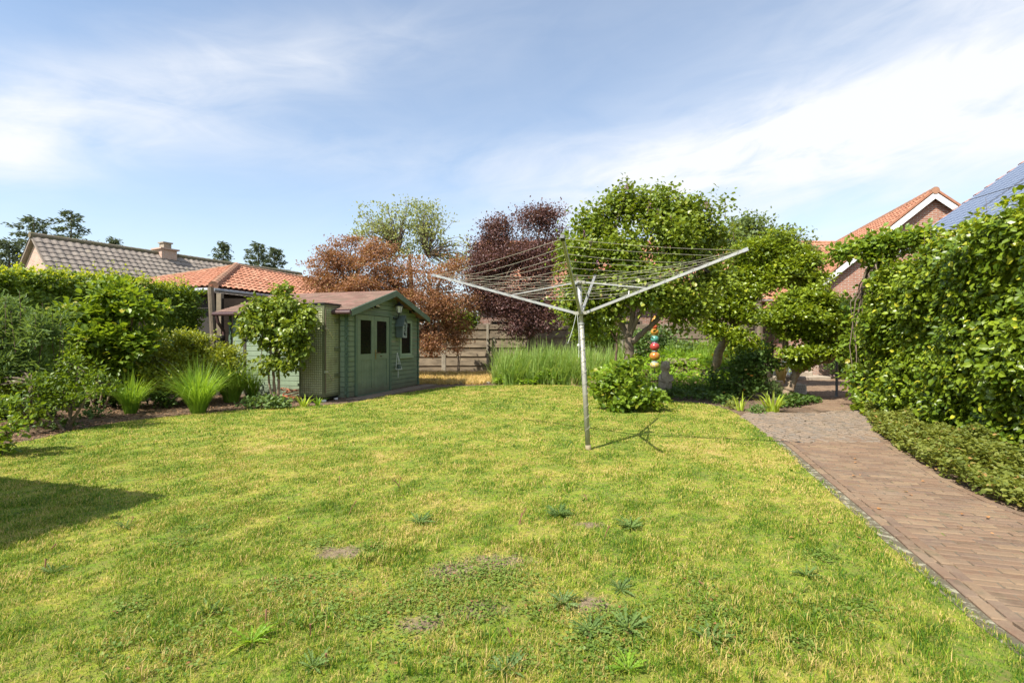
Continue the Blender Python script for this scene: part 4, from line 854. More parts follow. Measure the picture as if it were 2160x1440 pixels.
def limbs(parent, base, stems, targets, r0=.05, r1=.006, mat=None, name='branches', k=40, forks=None, wig=.06):
    """stems: list of (points, radii) trunk pieces; branches run from the nearest fork to sampled leaf clumps"""
    mat = mat or BARK; t_ = MB()
    for pts, rad in stems:
        pts = np.asarray(pts, float); s = np.linspace(0, 1, len(pts)); q = np.linspace(0, 1, len(pts)*5)
        P_ = np.stack([np.interp(q, s, pts[:, i]) for i in range(3)], 1); rr = np.interp(q, s, np.broadcast_to(rad, (len(pts),)))
        ker = np.array([1, 2, 3, 2, 1.])/9
        Q = P_.copy()
        for i in range(3): Q[2:-2, i] = np.convolve(P_[:, i], ker, 'valid')
        Q[1:-1] += rng.normal(0, .12, (len(Q)-2, 3))*rr[1:-1, None]; rr = rr*(1+.06*rng.normal(size=len(rr)))
        t_.tube(Q-base, rr, 9)
    t_.build('trunk' if stems and len(stems) < 3 else 'stems', mat, parent, True)
    if targets is None or not k: return
    sel = targets[rng.choice(len(targets), min(k, len(targets)), replace=False)]; forks = np.asarray(forks if forks is not None else [stems[0][0][-1]], float); b_ = MB()
    for tpt in sel:
        f = forks[np.argmin(np.linalg.norm((forks-tpt)*np.array([1, 1, .6]), axis=1))]; L = np.linalg.norm(tpt-f); s = np.linspace(0, 1, 7)[:, None]
        mid = np.array([0, 0, .12*L])+rng.normal(0, wig*L, 3); Q = f+(tpt-f)*s+mid*(4*s*(1-s)); Q[1:-1] += rng.normal(0, .012*L+.004, (5, 3))
        rb = min(r0, .012+.016*L)*rng.uniform(.7, 1.1); b_.tube(Q-base, np.linspace(rb, r1, 7), 5)
    b_.build(name, mat, parent, True)
def plant(name, label, cat, base, group=None): return empty(name, base, 0, label, cat, group)
def tuftverts(mb, bases, n, h, spread, wd, droop=.5, seg=5, lean=None, base=(0, 0, 0), r=.05, hv=.45):
    """arching blades: n per base point"""
    B = np.repeat(np.asarray(bases, float).reshape(-1, 3), n, 0); m = len(B); a = rng.random(m)*6.283; rr = r*np.sqrt(rng.random(m))
    B = B+np.stack([np.cos(a)*rr, np.sin(a)*rr, 0*a], 1); a = a+rng.normal(0, .5, m)
    D = np.stack([np.cos(a), np.sin(a), 0*a], 1); S = np.stack([-D[:, 1], D[:, 0], 0*a], 1)
    hh = h*rng.uniform(1-hv, 1+hv*.5, m); sp_ = spread*rng.random(m)**.6*hh/h; dr = droop*rng.uniform(.3, 1.2, m)*sp_/max(spread, 1e-3)
    t_ = np.linspace(0, 1, seg); L = []
    w_ = wd*rng.uniform(.6, 1.25, m)
    for q in t_:
        c = B+D*(sp_*q**1.35)[:, None]+np.array([0, 0, 1.])*(hh*(q-dr*q**3))[:, None]; ww = (w_*(1-q**2.2)*.5+.0004)[:, None]
        L += [c-S*ww, c+S*ww]
    V = np.stack(L, 1)-np.asarray(base, float); k = seg*2
    TF = np.array([(2*i, 2*i+1, 2*i+3, 2*i+2) for i in range(seg-1)])
    mb.add(V.reshape(-1, 3), (TF[None]+(np.arange(m)*k)[:, None, None]).reshape(-1, 4)); return mb
# leaf materials
LM = {}
LM['laurel'] = leaf('leaf_laurel', (.022, .065, .006), (.23, .30, .016), .36, .17, .4, 1.6, (.46, .44, .03))
LM['hedge'] = leaf('leaf_hornbeam', (.028, .07, .006), (.19, .27, .02), .45, .28, .35, 1.8, (.33, .36, .03))
LM['young'] = leaf('leaf_young', (.22, .30, .02), (.42, .44, .035), .4, .45, .4, 3)
LM['lilac'] = leaf('leaf_lilac', (.04, .09, .009), (.25, .31, .03), .38, .25, .4, 1.4, (.38, .36, .06))
LM['layer'] = leaf('leaf_layered', (.035, .08, .006), (.28, .35, .02), .36, .25, .4, 2.2, (.42, .42, .03))
LM['copper'] = leaf('leaf_copper', (.13, .055, .03), (.40, .21, .11), .6, .22, .25, .7, (.26, .22, .06))
LM['purple'] = leaf('leaf_purple', (.045, .02, .02), (.19, .095, .085), .42, .2, .35, 1.2, (.22, .12, .08))
LM['thin'] = leaf('leaf_thin', (.12, .16, .05), (.34, .37, .15), .5, .3, .3, 1.0)
LM['olive'] = leaf('leaf_olive', (.07, .12, .03), (.20, .25, .08), .5, .3, .3, 1.0)
LM['conifer'] = leaf('leaf_conifer', (.04, .06, .035), (.14, .17, .09), .6, .15, .2, .6)
LM['silver'] = leaf('leaf_silver', (.05, .10, .028), (.19, .27, .08), .5, .3, .3, 2)
LM['shrub'] = leaf('leaf_shrub', (.035, .09, .009), (.25, .34, .03), .38, .30, .4, 2.2, (.45, .36, .05))
LM['bush'] = leaf('leaf_bush', (.07, .12, .01), (.34, .36, .03), .42, .28, .4, 3)
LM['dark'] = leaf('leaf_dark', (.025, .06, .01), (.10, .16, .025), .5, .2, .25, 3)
LM['cover'] = leaf('leaf_cover', (.11, .22, .02), (.30, .44, .04), .5, .4, .3, 2, (.45, .42, .06))
LM['strip'] = leaf('leaf_strip', (.08, .12, .025), (.27, .29, .055), .5, .35, .3, 3, (.42, .22, .08))
LM['grass'] = leaf('blade_green', (.10, .22, .02), (.27, .40, .05), .5, .4, .3, 3, (.45, .42, .14))
LM['reed'] = leaf('blade_reed', (.12, .22, .04), (.32, .42, .12), .5, .4, .3, 1.5, (.5, .45, .2))
LM['straw'] = leaf('blade_straw', (.42, .25, .09), (.72, .52, .22), .7, .3, .2, 3)
LM['iris'] = leaf('blade_iris', (.20, .32, .03), (.42, .50, .06), .45, .4, .35, 3, (.55, .5, .1))
LM['weed'] = leaf('leaf_weed', (.05, .10, .022), (.17, .25, .06), .65, .25, .3, 6)
LM['yellow'] = leaf('petal_yellow', (.75, .55, .02), (.85, .70, .06), .5, .4, .3, 6)
LM['rose'] = leaf('petal_cream', (.80, .66, .26), (.85, .78, .45), .5, .4, .3, 6)
LM['orange'] = leaf('petal_orange', (.70, .22, .04), (.80, .35, .12), .5, .4, .3, 6)
LM['lilacf'] = leaf('petal_lilac', (.38, .16, .34), (.55, .30, .48), .5, .3, .3, 6)
LM['deadleaf'] = leaf('leaf_dead', (.30, .14, .05), (.5, .25, .1), .7, .15, .2, 6)

# ---- clipped hedges
def hedge(name, label, line, th, hfun, mat, n, size, T=OVAL, cl=.05, per=8, young=0, side=1, bulge=.12, seed=1, ymat='young', tight=False, deep=.32):
    line = np.asarray(line, float); s = np.r_[0, np.cumsum(np.linalg.norm(np.diff(line, axis=0), axis=1))]; base = np.array([*line[0], 0]); e = plant(name, label, 'hedge', base)
    tn = nrm(np.gradient(line, axis=0)); nn_ = np.stack([-tn[:, 1], tn[:, 0]], 1)*side      # nn_ points away from the garden
    def at_(q): return np.stack([np.interp(q, s, line[:, 0]), np.interp(q, s, line[:, 1])], 1), nrm(np.stack([np.interp(q, s, nn_[:, 0]), np.interp(q, s, nn_[:, 1])], 1))
    def surf(k, r0, r1):
        """around the section: 0..1 front, 1..1.5 top, 1.5..2.5 back"""
        q = rng.uniform(0, s[-1], k); r = rng.uniform(r0, r1, k); c, nv = at_(q); hq = hfun(q/s[-1]); z = np.where(r < 1, r, np.where(r < 1.5, 1, 2.5-r))*hq
        x = np.where(r < 1, 0, np.where(r < 1.5, (r-1)*2, 1))*th
        edge = np.where(np.abs(r-1) < .12, (1-np.abs(r-1)/.12), 0)
        bl = bulge*(np.sin(q*2.3+1)*.5+np.sin(q*5.1+z*2.4)*.5+np.sin(z*4.2+q*1.3)*.6)
        o = np.zeros((k, 3)); o[:, :2] = -nv*(r < 1)[:, None]+nv*(r > 1.5)[:, None]; o[:, 2] = ((r >= 1) & (r <= 1.5))*1.0+edge*.7
        P_ = np.concatenate([c+nv*x[:, None], z[:, None]], 1); o = nrm(o); P_ += o*(bl-edge*.12)[:, None]; P_[:, 2] = np.maximum(P_[:, 2], .05); return P_, o
    k = n//per; P_, O_ = surf(k, .0, 1.75)
    P_ = P_-O_*(rng.random(k)**1.3*deep)[:, None]+rng.normal(0, .03, (k, 3))
    P_ = np.repeat(P_, per, 0); O_ = np.repeat(O_, per, 0); m = len(P_); P_ += rng.normal(0, cl, (m, 3)); sz = size*rng.uniform(.55, 1.25, m)
    mb = MB(); scatter(mb, T[0], T[1], P_-base, O_*.35+rdir(m)*.65+np.array([0, 0, -.35]), O_*1.0+np.array([0, 0, .55])+rdir(m)*.5, np.stack([sz, sz, sz], 1)); mb.build('foliage', mat, e)
    # leaves on the two ends
    for qe, sg in ((0, -1), (s[-1], 1)):
        k = int(th*hfun(np.array([qe/s[-1]]))[0]*n/(s[-1]*6.0)*.8/per)
        c0, n0 = at_(np.array([qe])); td = tn[0 if sg < 0 else -1]*sg; P_ = np.concatenate([c0+n0*rng.uniform(0, th, (k, 1))+td*rng.uniform(-.2, .06, (k, 1)), rng.uniform(.05, 1, (k, 1))*hfun(np.array([qe/s[-1]]))[0]-.03], 1)
        P_ = np.repeat(P_, per, 0)+rng.normal(0, cl, (k*per, 3)); m = len(P_); sz = size*rng.uniform(.55, 1.25, m); O_ = np.tile([td[0], td[1], 0], (m, 1))
        if m: mb = MB(); scatter(mb, T[0], T[1], P_-base, O_*.45+rdir(m)*.75+np.array([0, 0, -.15]), O_*.9+np.array([0, 0, .7])+rdir(m)*.55, np.stack([sz, sz, sz], 1)); mb.build('end_foliage', mat, e)
    # woody inner mass
    mb = MB(); Q = np.linspace(0, 1, 14); c, nv = at_(Q*s[-1]); hq = hfun(Q); ring = []
    prof = [(.22, .0), (.20, .5), (.24, .85), (.38, .93), (.8, .93), (.95, .8), (.95, 0)] if not tight else [(.02, 0), (.02, .5), (.03, .9), (.05, .98), (.9, .98), (.97, .9), (.97, 0)]
    for i in range(14): ring.append([[*(c[i]+nv[i]*(a*th if a > .3 else a*1.0)), b*hq[i]] for a, b in prof])
    v = np.array(ring).reshape(-1, 3)-base; kk = len(prof); f = [(i*kk+j, i*kk+j+1, (i+1)*kk+j+1, (i+1)*kk+j) for i in range(13) for j in range(kk-1)]
    f += [tuple(range(kk)), tuple(range(13*kk, 14*kk))]; mb.add(v, f); mb.build('inner_twigs', mat, e)
    if young:
        P2, O2 = surf(young, .93, 1.5); mb = MB(); nl = 7
        tw = MB()
        top = np.clip(rng.exponential(.10, young), .03, .42)
        for i in range(min(young, 70)):
            j = np.argsort(-top)[i]; tw.tube([P2[j]-base, P2[j]-base+np.array([rng.normal(0, .04), rng.normal(0, .04), top[j]])], [.005, .002], 4)
        tw.build('shoots', M['twig'], e)
        Pn = np.repeat(P2, nl, 0); f_ = rng.random(len(Pn)); Pn = Pn+np.array([0, 0, 1.])*(np.repeat(top, nl)*f_)[:, None]+rng.normal(0, .02, (len(Pn), 3)); m = len(Pn); sz = size*.8*rng.uniform(.5, 1.1, m)
        scatter(mb, T[0], T[1], Pn-base, rdir(m)+np.array([0, 0, .4]), rdir(m)*.7+np.array([0, 0, .9]), np.stack([sz]*3, 1)); mb.build('young_leaves', LM[ymat], e)
    return e
DN = DENS
hedge('laurel_hedge', 'tall glossy dark green leafy hedge along the right side of the brick path', [(5.15, 3.2), (5.5, 5.35), (5.75, 6.6), (6.17, 8.2), (6.5, 9.05)], 1.5, lambda q: 3.02-.46*q+.10*np.sin(q*13)+.05*np.sin(q*31), LM['laurel'], int(66000*DN), .080, cl=.055, per=15, young=260, side=-1, bulge=.13, deep=.36)
hedge('beech_hedge', 'long clipped green hedge on the left boundary below the bungalow roof', [(-11.5, 4.8), (-10.28, 7.46), (-9.43, 9.72), (-8.76, 11.5), (-8.15, 13.1)], 1.0, lambda q: 2.72+.04*np.sin(q*17)+.03*np.sin(q*41), LM['hedge'], int(40000*DN), .075, cl=.05, per=9, young=620, side=1, bulge=.06)
q0 = np.array([-4.25, 2.80]);  # corner of an unseen leafy block, added only to cast the lawn's shadow
hedge('shadow_caster_block', 'unseen clipped leafy block added out of view to cast the shadow on the grass', [q0, q0+d2*2.4, q0+d2*5.0], 3.4, lambda q: 2.5+0*q, LM['hedge'], int(12000*DN), .10, DIAM, cl=.05, per=8, side=1, bulge=.03, tight=True)

EXTRA_CAPS = True
# ---- left border
def simple(name, label, cat, base, mat, blobs, n, size, T=OVAL, stems=None, k=25, bark=None, group=None, **kw):
    base = np.array([base[0], base[1], max(0, base[2]) if len(base) > 2 else 0.0]); e = plant(name, label, cat, base, group)
    cc = foliage(e, base, mat, blobs, int(n*DN), size, T, **kw)
    if stems is None:
        lo = min(b[0][2]-b[1][2]*.3 for b in blobs); st = []
        for j in range(4):
            b = blobs[j % len(blobs)][0]; s0 = base+np.array([rng.normal(0, .06), rng.normal(0, .06), -.02]); st.append(([s0, s0*.5+b*.5+rng.normal(0, .06, 3), b], [.022, .016, .008]))
        stems = st
    limbs(e, base, stems, cc, .02, .003, bark, k=k, forks=[s[0][-1] for s in stems]); return e
simple('butterfly_bush', 'tall shrub with narrow grey-green leaves at the far left of the border', 'shrub', (-7.55, 7.7), LM['silver'],
       [blob(20, 665, 7.6, 55, 45), blob(0, 740, 7.5, 70, 70), blob(90, 700, 7.6, 50, 60), blob(60, 780, 7.6, 60, 40), blob(-60, 700, 7.5, 60, 90)], 5000, .12, LANCE, asp=1.15, cl=.07, per=14, out=.5, upv=.35, rnd=.7, shell=.3)
e_ = bpy.data.objects['butterfly_bush']; mb = MB(); bb = np.array(e_.location); sh = []
for j in range(24):
    px, py = rng.uniform(-30, 165), rng.uniform(610, 700); py += max(0, px-60)*.5; top = W(px, py, rng.uniform(7.3, 7.8)); sh.append(top); mb.tube([top-np.array([rng.normal(0, .05), 0, .55])-bb, top-bb], [.006, .003], 5)
mb.build('shoots', M['twig'], e_); T_ = np.repeat(np.array(sh), 22, 0); fz = rng.random(len(T_)); T_ = T_-np.array([0, 0, .5])*fz[:, None]; m = len(T_); a = rng.random(m)*6.283
U_ = np.stack([np.cos(a), np.sin(a), np.full(m, .55)-.5*fz], 1); mb = MB(); sz = .11*rng.uniform(.6, 1.2, m)*(1-.2*(1-fz)); scatter(mb, LANCE[0], LANCE[1], T_-bb, U_, np.tile([0, 0, 1.], (m, 1))+rdir(m)*.2, np.stack([sz, sz*1.2, sz], 1)); mb.build('shoot_leaves', LM['silver'], e_)
b0 = W(205, 700, 9.5)
simple('witch_hazel', 'open shrub with broad yellow-green leaves in tiers in the left border', 'shrub', (b0[0], 9.5), LM['shrub'],
       [blob(230, 622, 9.4, 58, 22), blob(180, 660, 9.3, 50, 18), blob(285, 655, 9.4, 55, 20), blob(225, 700, 9.3, 72, 30), blob(290, 715, 9.4, 50, 32), blob(190, 745, 9.3, 45, 32), blob(250, 775, 9.5, 60, 36), blob(345, 650, 9.5, 22, 8), blob(160, 672, 9.3, 18, 8), blob(250, 600, 9.5, 26, 10)], 7400, .11, OVAL, cl=.10, per=11, out=.7, upv=.02, rnd=.5, nu=1.3, nr=.4, flat=.55, shell=.3, bark=M['bark_pale'], k=40, sub=12)
b0 = W(400, 800, 10.6)
simple('rounded_bush', 'dense rounded bush with small yellow-green leaves before the side fence', 'shrub', (b0[0], 10.6), LM['bush'],
       [blob(310, 755, 10.2, 50, 50), blob(370, 745, 10.6, 60, 48), blob(435, 750, 10.8, 55, 44), blob(480, 762, 10.7, 35, 38), blob(400, 790, 10.2, 90, 40)], 15000, .062, DIAM, cl=.07, per=16, shell=.7, asp=1.1)
b0 = W(140, 850, 7.3)
simple('currant_shrub', 'low open shrub with bare crooked stems in the front of the left border', 'shrub', (b0[0]+.05, 7.3), LM['hedge'],  # darker hedge leaf puts the border's shade into this shrub's colour
       [blob(70, 810, 7.2, 55, 28), blob(165, 775, 7.4, 45, 28), blob(210, 810, 7.3, 40, 25), blob(130, 830, 7.2, 60, 25), blob(60, 860, 7.0, 45, 25), blob(20, 800, 7.3, 40, 40)], 3400, .06, DIAM, cl=.06, per=9, shell=.1, k=45, bark=M['bark'])
b0 = G(-40, 960)
simple('foreground_sprig', 'leafy bush with bright green sprigs reaching in at the left edge of the lawn', 'shrub', (b0[0], b0[1]), LM['shrub'],
       [blob(-10, 850, 5.6, 35, 18), blob(45, 895, 5.5, 25, 12), blob(5, 900, 5.5, 28, 16), blob(-20, 940, 5.6, 45, 18), blob(10, 960, 5.6, 28, 8), blob(-60, 880, 5.6, 60, 60)], 1500, .055, OVAL, cl=.05, per=9, shell=.2, k=30)
def tuft(name, label, px, py, h, spread, n, wd, mat='grass', droop=.5, cat='grass', r=.08, group=None, d=None, z=0, seg=6, k=1):
    p = G(px, py) if d is None else W(px, py, d); p = np.array([p[0], p[1], z]); e = None; mb = MB(); tuftverts(mb, [(0, 0, 0)], n, h, spread, wd, droop, seg, r=r); o = mb.build(name, LM[mat], None); o.location = tuple(p); tag(o, label, cat, group); return o
gr = 'ornamental grasses in the left border'
tuft('ornamental_grass', 'fine arching grass clump beside the open broad-leaved shrub, leftmost of the three', 276, 872, .80, .58, 400, .010, r=.09, group=gr, droop=.62)
tuft('ornamental_grass', 'large fountain of fine green grass, middle one of the three', 418, 872, .98, .80, 640, .011, r=.11, group=gr, droop=.62)
tuft('ornamental_grass', 'fine green grass clump nearest the shed, behind the middle one', 488, 848, 1.08, .85, 760, .012, r=.13, group=gr, droop=.6)
tuft('ornamental_grass', 'narrow grass tuft between the middle grass clump and the shed wall', 530, 842, .78, .42, 220, .012, r=.1, group=gr, droop=.45)
tuft('wispy_grass', 'sparse little grass tuft at the foot of the crooked bare stems', 160, 858, .42, .30, 60, .007, r=.06)
# low plants on the mulch
def low(name, label, px, py, rx, h, n, size, mat='dark', cat='plant', T=OVAL, d=None, z=0, group=None, nu=.8, stems=False):
    p = G(px, py) if d is None else W(px, py, d); p[2] = z; s = p[1]/F; base = np.array([p[0], p[1], z]); e = plant(name, label, cat, base, group)
    foliage(e, base, LM[mat], [(base+np.array([0, 0, h*.45]), np.array([rx*s, rx*s*.7, h*.5]))], int(n*DN), size, T, cl=.05, per=8, shell=.2, zmin=z+.02, nu=nu)
    mb = MB()
    for j in range(7): a = rng.random()*6.28; mb.tube([(0, 0, -.02), (math.cos(a)*rx*s*.4, math.sin(a)*rx*s*.3, h*.5)], [.006, .003], 4)
    mb.build('stems', M['twig'], e); return e
low('perennial', 'dark undergrowth below the grey-green shrub at the left edge', 40, 880, 70, .45, 1500, .075)
low('perennial', 'dark undergrowth between crooked stems and leftmost grass clump', 215, 858, 45, .40, 1100, .075)
low('perennial', 'low dark leafy plant between the two front grass clumps', 335, 862, 35, .30, 350, .07)
low('perennial', 'low leafy plant on the mulch left of the small tree by the shed', 530, 862, 22, .22, 300, .06, 'weed')
low('perennial', 'broad leafy plant at the foot of the small tree by the shed', 570, 862, 30, .25, 500, .075, 'silver')
low('perennial', 'small creeping plant on the mulch in front of the crooked stems', 120, 905, 45, .14, 220, .05)
low('perennial', 'small creeping plant on the mulch left of the leftmost grass clump', 205, 880, 45, .16, 260, .05, 'weed')
tuft('strap_leaf_plant', 'short strap-leaved green plant before the chequered locker', 642, 858, .30, .24, 26, .035, 'iris', .6, 'plant', r=.08)
tuft('strap_leaf_plant', 'small strap-leaved plant right of the hose', 672, 856, .24, .22, 18, .03, 'grass', .6, 'plant', r=.06)
# mulch chips on the bed
BED_L = np.array([(-9, 5.2), (-7.2, 5.6)]+[tuple(G(*p)[:2]) for p in ((40, 938), (180, 903), (300, 885), (430, 872), (560, 862), (690, 855))]+[(-4.3, 10.3), (-5.5, 11.3), (-7.2, 12), (-9, 8)])
m = 16000; P_ = np.stack([rng.uniform(-9, -3.7, m), rng.uniform(5, 12, m)], 1); P_ = P_[inpoly(P_, BED_L)]; m = len(P_)
mb = MB(); CH = ([(0, .3, 0), (1, .25, .05), (1, -.2, .05), (0, -.3, 0), (.5, .1, .18)], [(0, 1, 4), (1, 2, 4), (2, 3, 4), (3, 0, 4)])
a = rng.random(m)*6.283; s = rng.uniform(.015, .05, m); scatter(mb, CH[0], CH[1], np.concatenate([P_, rng.uniform(.0, .015, (m, 1))], 1), np.stack([np.cos(a), np.sin(a), rng.normal(0, .2, m)], 1), np.tile([0, 0, 1.], (m, 1))+rdir(m)*.4, np.stack([s, s, s], 1))
t = NT('mulch'); cr = t.mix(t.island(), (.09, .048, .028), (.28, .18, .105)); M['mulch'] = t.fin(t.bsdf(cr, .9, 0, .1)); tag(mb.build('bark_mulch', M['mulch']), 'brown bark chips covering the left border', 'mulch', kind='stuff')

# ---- small tree in front of the shed
b0 = np.array([*W(580, 800, 10.55)[:2], 0])
e = plant('viburnum_tree', 'small multi-stemmed tree with dense curled leaves in front of the shed side wall', 'tree', b0)
bl = [blob(590, 635, 10.5, 60, 30), blob(545, 680, 10.5, 38, 45), blob(612, 675, 10.4, 56, 46), blob(655, 662, 10.4, 26, 26), blob(590, 725, 10.45, 52, 40), blob(632, 725, 10.4, 32, 36), blob(572, 765, 10.5, 30, 18), blob(610, 772, 10.4, 24, 14), blob(600, 612, 10.5, 20, 14)]
cc = foliage(e, b0, LM['lilac'], bl, int(6600*DN), .092, OVAL, cl=.07, per=12, out=.4, upv=-.35, rnd=.7, nu=.6, no=.6, shell=.35)
f0 = [W(590, 700, 10.5), W(560, 690, 10.5), W(630, 700, 10.4)]
limbs(e, b0, [([b0+[.0, 0, 0], W(578, 800, 10.5), W(575, 760, 10.5), f0[1]], [.032, .028, .024, .012]), ([b0+[.07, 0, 0], W(588, 810, 10.5), W(588, 770, 10.5), f0[0]], [.026, .026, .02, .012]), ([b0+[-.05, .02, 0], W(566, 800, 10.5), W(570, 750, 10.5), f0[2]], [.02, .02, .018, .01])], cc, .018, .004, M['bark_pale'], k=50, forks=f0)

# ---- trees at the back
def tree(name, label, mat, base, blobs, n, size, stems, T=DIAM, group=None, bark=None, k=60, br=.05, cat='tree', forks=None, **kw):
    base = np.array([base[0], base[1], 0.0]); e = plant(name, label, cat, base, group); cc = foliage(e, base, LM[mat], blobs, int(n*DN), size, T, name='crown', **kw)
    limbs(e, base, stems, cc, br, .006, bark, k=k, forks=forks); return e
B3 = lambda x, y, z=0: np.array([x, y, z], float)
bx = W(840, 700, 17.4); b_ = B3(bx[0], 17.4)
tree('copper_maple', 'spreading tree with orange-brown leaves behind the shed roof', 'copper', b_, [blob(715, 560, 17.4, 60, 50), blob(690, 600, 17.2, 42, 35), blob(790, 560, 17.4, 70, 55), blob(850, 590, 17.3, 60, 55), blob(930, 590, 17.5, 42, 45), blob(770, 625, 17.0, 90, 38), blob(700, 625, 17.0, 45, 18), blob(880, 650, 17.0, 80, 45), blob(945, 650, 17.4, 40, 50), blob(905, 710, 17.2, 40, 50), blob(930, 700, 17.6, 40, 40), blob(730, 520, 17.4, 30, 22), blob(800, 525, 17.4, 35, 22), blob(665, 590, 17.4, 22, 14), blob(745, 505, 17.4, 14, 10), blob(965, 560, 17.6, 22, 18), blob(970, 700, 17.6, 30, 50), blob(990, 640, 18, 26, 30)], 60000, .07,
     [([b_, B3(b_[0]+.1, 17.4, .9), W(830, 640, 17.4)], [.17, .14, .09]), ([B3(b_[0]+.1, 17.4, .7), W(900, 690, 17.4), W(910, 630, 17.4)], [.11, .09, .05])], cl=.15, per=30, shell=.3, asp=1.1, nr=1.1, flat=.5, k=120, sub=24, forks=[W(830, 640, 17.4), W(910, 630, 17.4), W(740, 610, 17.4)])
bx = W(870, 700, 25); b_ = B3(bx[0], 25)
tree('willow_like_tree', 'airy light green tree rising above the orange-brown tree', 'thin', b_, [blob(860, 505, 25, 85, 55), blob(800, 470, 25, 55, 45), blob(900, 480, 25, 50, 45), blob(870, 450, 25, 60, 30), blob(940, 540, 25, 40, 45), blob(985, 550, 25, 25, 50), blob(770, 500, 25, 40, 25), blob(760, 445, 25, 10, 25), blob(855, 425, 25, 14, 14), blob(910, 440, 25, 20, 14)], 6200, .14,
     [([b_, B3(b_[0], 25, 2), W(865, 560, 25)], [.2, .16, .1])], cl=.17, per=11, shell=.1, asp=1.0, nr=1.0, k=260, sub=34, br=.03, forks=[W(865, 560, 25), W(840, 530, 25), W(900, 540, 25)])
bx = W(1120, 720, 19.3); b_ = B3(bx[0], 19.3)
tree('purple_plum_tree', 'tree with dark purple leaves before the board fence', 'purple', b_, [blob(1120, 470, 19.4, 48, 32), blob(1150, 455, 19.4, 30, 20), blob(1050, 500, 19.4, 38, 36), blob(1100, 530, 19.4, 75, 45), blob(1040, 560, 19.3, 52, 45), blob(1140, 570, 19.3, 50, 60), blob(1075, 620, 19.2, 80, 48), blob(1095, 675, 19.1, 48, 40), blob(1150, 650, 19.3, 45, 50), blob(1010, 590, 19.3, 34, 44), blob(1180, 445, 19.4, 14, 9), blob(1175, 520, 19.3, 24, 50), blob(1010, 530, 19.4, 24, 24), blob(1020, 640, 19.3, 30, 30), blob(1060, 480, 19.4, 26, 20)], 62000, .088,
     [([b_, B3(b_[0]+.05, 19.3, 1.2), W(1110, 620, 19.3)], [.17, .15, .1])], cl=.17, per=22, shell=.2, asp=1.0, nr=.9, sub=24, k=110, forks=[W(1110, 620, 19.3), W(1090, 560, 19.3), W(1140, 560, 19.3)])
bx = W(1600, 700, 21); b_ = B3(bx[0], 21)
tree('ash_tree', 'broad olive green tree crown showing above the layered garden trees', 'olive', b_, [blob(1565, 470, 21, 42, 32), blob(1540, 500, 21, 50, 40), blob(1610, 495, 21, 50, 35), blob(1655, 520, 21, 45, 35), blob(1690, 545, 21, 30, 35), blob(1600, 545, 21, 90, 45)], 12000, .14,
     [([b_, B3(b_[0], 21, 2), W(1600, 560, 21)], [.2, .16, .1])], cl=.22, per=22, shell=.5, asp=1.1, k=60)
# lilac
b_ = np.array([*W(1318, 840, 10.2)[:2], 0.]); fk = [W(1325, 712, 10.2), W(1300, 640, 10.3), W(1345, 620, 10.1), W(1370, 690, 10.0), W(1400, 600, 10.1), W(1320, 560, 10.2)]
e = plant('lilac_tree', 'large multi-limbed lilac tree behind the clothes airer', 'tree', b_)
bl = [blob(1305, 440, 10.3, 42, 45), blob(1320, 395, 10.3, 14, 18), blob(1265, 480, 10.3, 50, 40), blob(1370, 450, 10.3, 60, 38), blob(1440, 450, 10.4, 60, 30), blob(1290, 540, 10.1, 85, 55), blob(1400, 520, 10.0, 95, 65), blob(1225, 545, 10.2, 40, 55), blob(1350, 600, 9.8, 85, 50), blob(1480, 500, 10.5, 55, 55), blob(1500, 580, 10.4, 50, 50), blob(1450, 625, 10.1, 70, 38), blob(1230, 615, 10.2, 50, 38), blob(1280, 650, 10.4, 50, 30), blob(1520, 430, 10.5, 12, 20), blob(1400, 410, 10.3, 20, 14), blob(1200, 520, 10.3, 18, 25), blob(1250, 690, 10.6, 38, 28), blob(1290, 600, 10.2, 60, 40), blob(1450, 665, 10.2, 50, 28), blob(1215, 650, 10.5, 36, 34), blob(1410, 640, 10.0, 60, 30)]
cc = foliage(e, b_, LM['lilac'], bl, int(36000*DN), .080, OVAL, sub=15, cl=.12, per=14, out=.35, upv=.05, rnd=.8, shell=.35, name='crown', asp=1.05)
limbs(e, b_, [([b_, W(1322, 790, 10.2), W(1330, 745, 10.2), fk[0]], [.085, .085, .09, .085]), ([fk[0], W(1303, 670, 10.3), fk[1], W(1290, 540, 10.3)], [.06, .05, .04, .02]), ([fk[0], W(1335, 660, 10.1), fk[2], fk[5]], [.055, .05, .04, .02]), ([W(1330, 725, 10.2), fk[3], W(1420, 640, 10.0), W(1450, 560, 10.1)], [.06, .05, .04, .02]), ([fk[0], W(1350, 660, 10.0), fk[4], W(1400, 500, 10.1)], [.05, .045, .035, .02])], cc, .03, .005, BARK, k=130, forks=fk+[W(1290, 540, 10.3), W(1450, 560, 10.1), W(1400, 500, 10.1)])
mb = MB(); lf = MB(); tips_ = [(1245, 470), (1272, 440), (1290, 405), (1312, 375), (1322, 372), (1340, 400), (1352, 405), (1375, 395), (1398, 405), (1420, 425), (1440, 418), (1470, 430), (1480, 425), (1505, 432), (1525, 408), (1530, 415), (1215, 500), (1545, 465), (1180, 520), (1170, 560), (1190, 600), (1410, 405), (1458, 440), (1300, 395)]
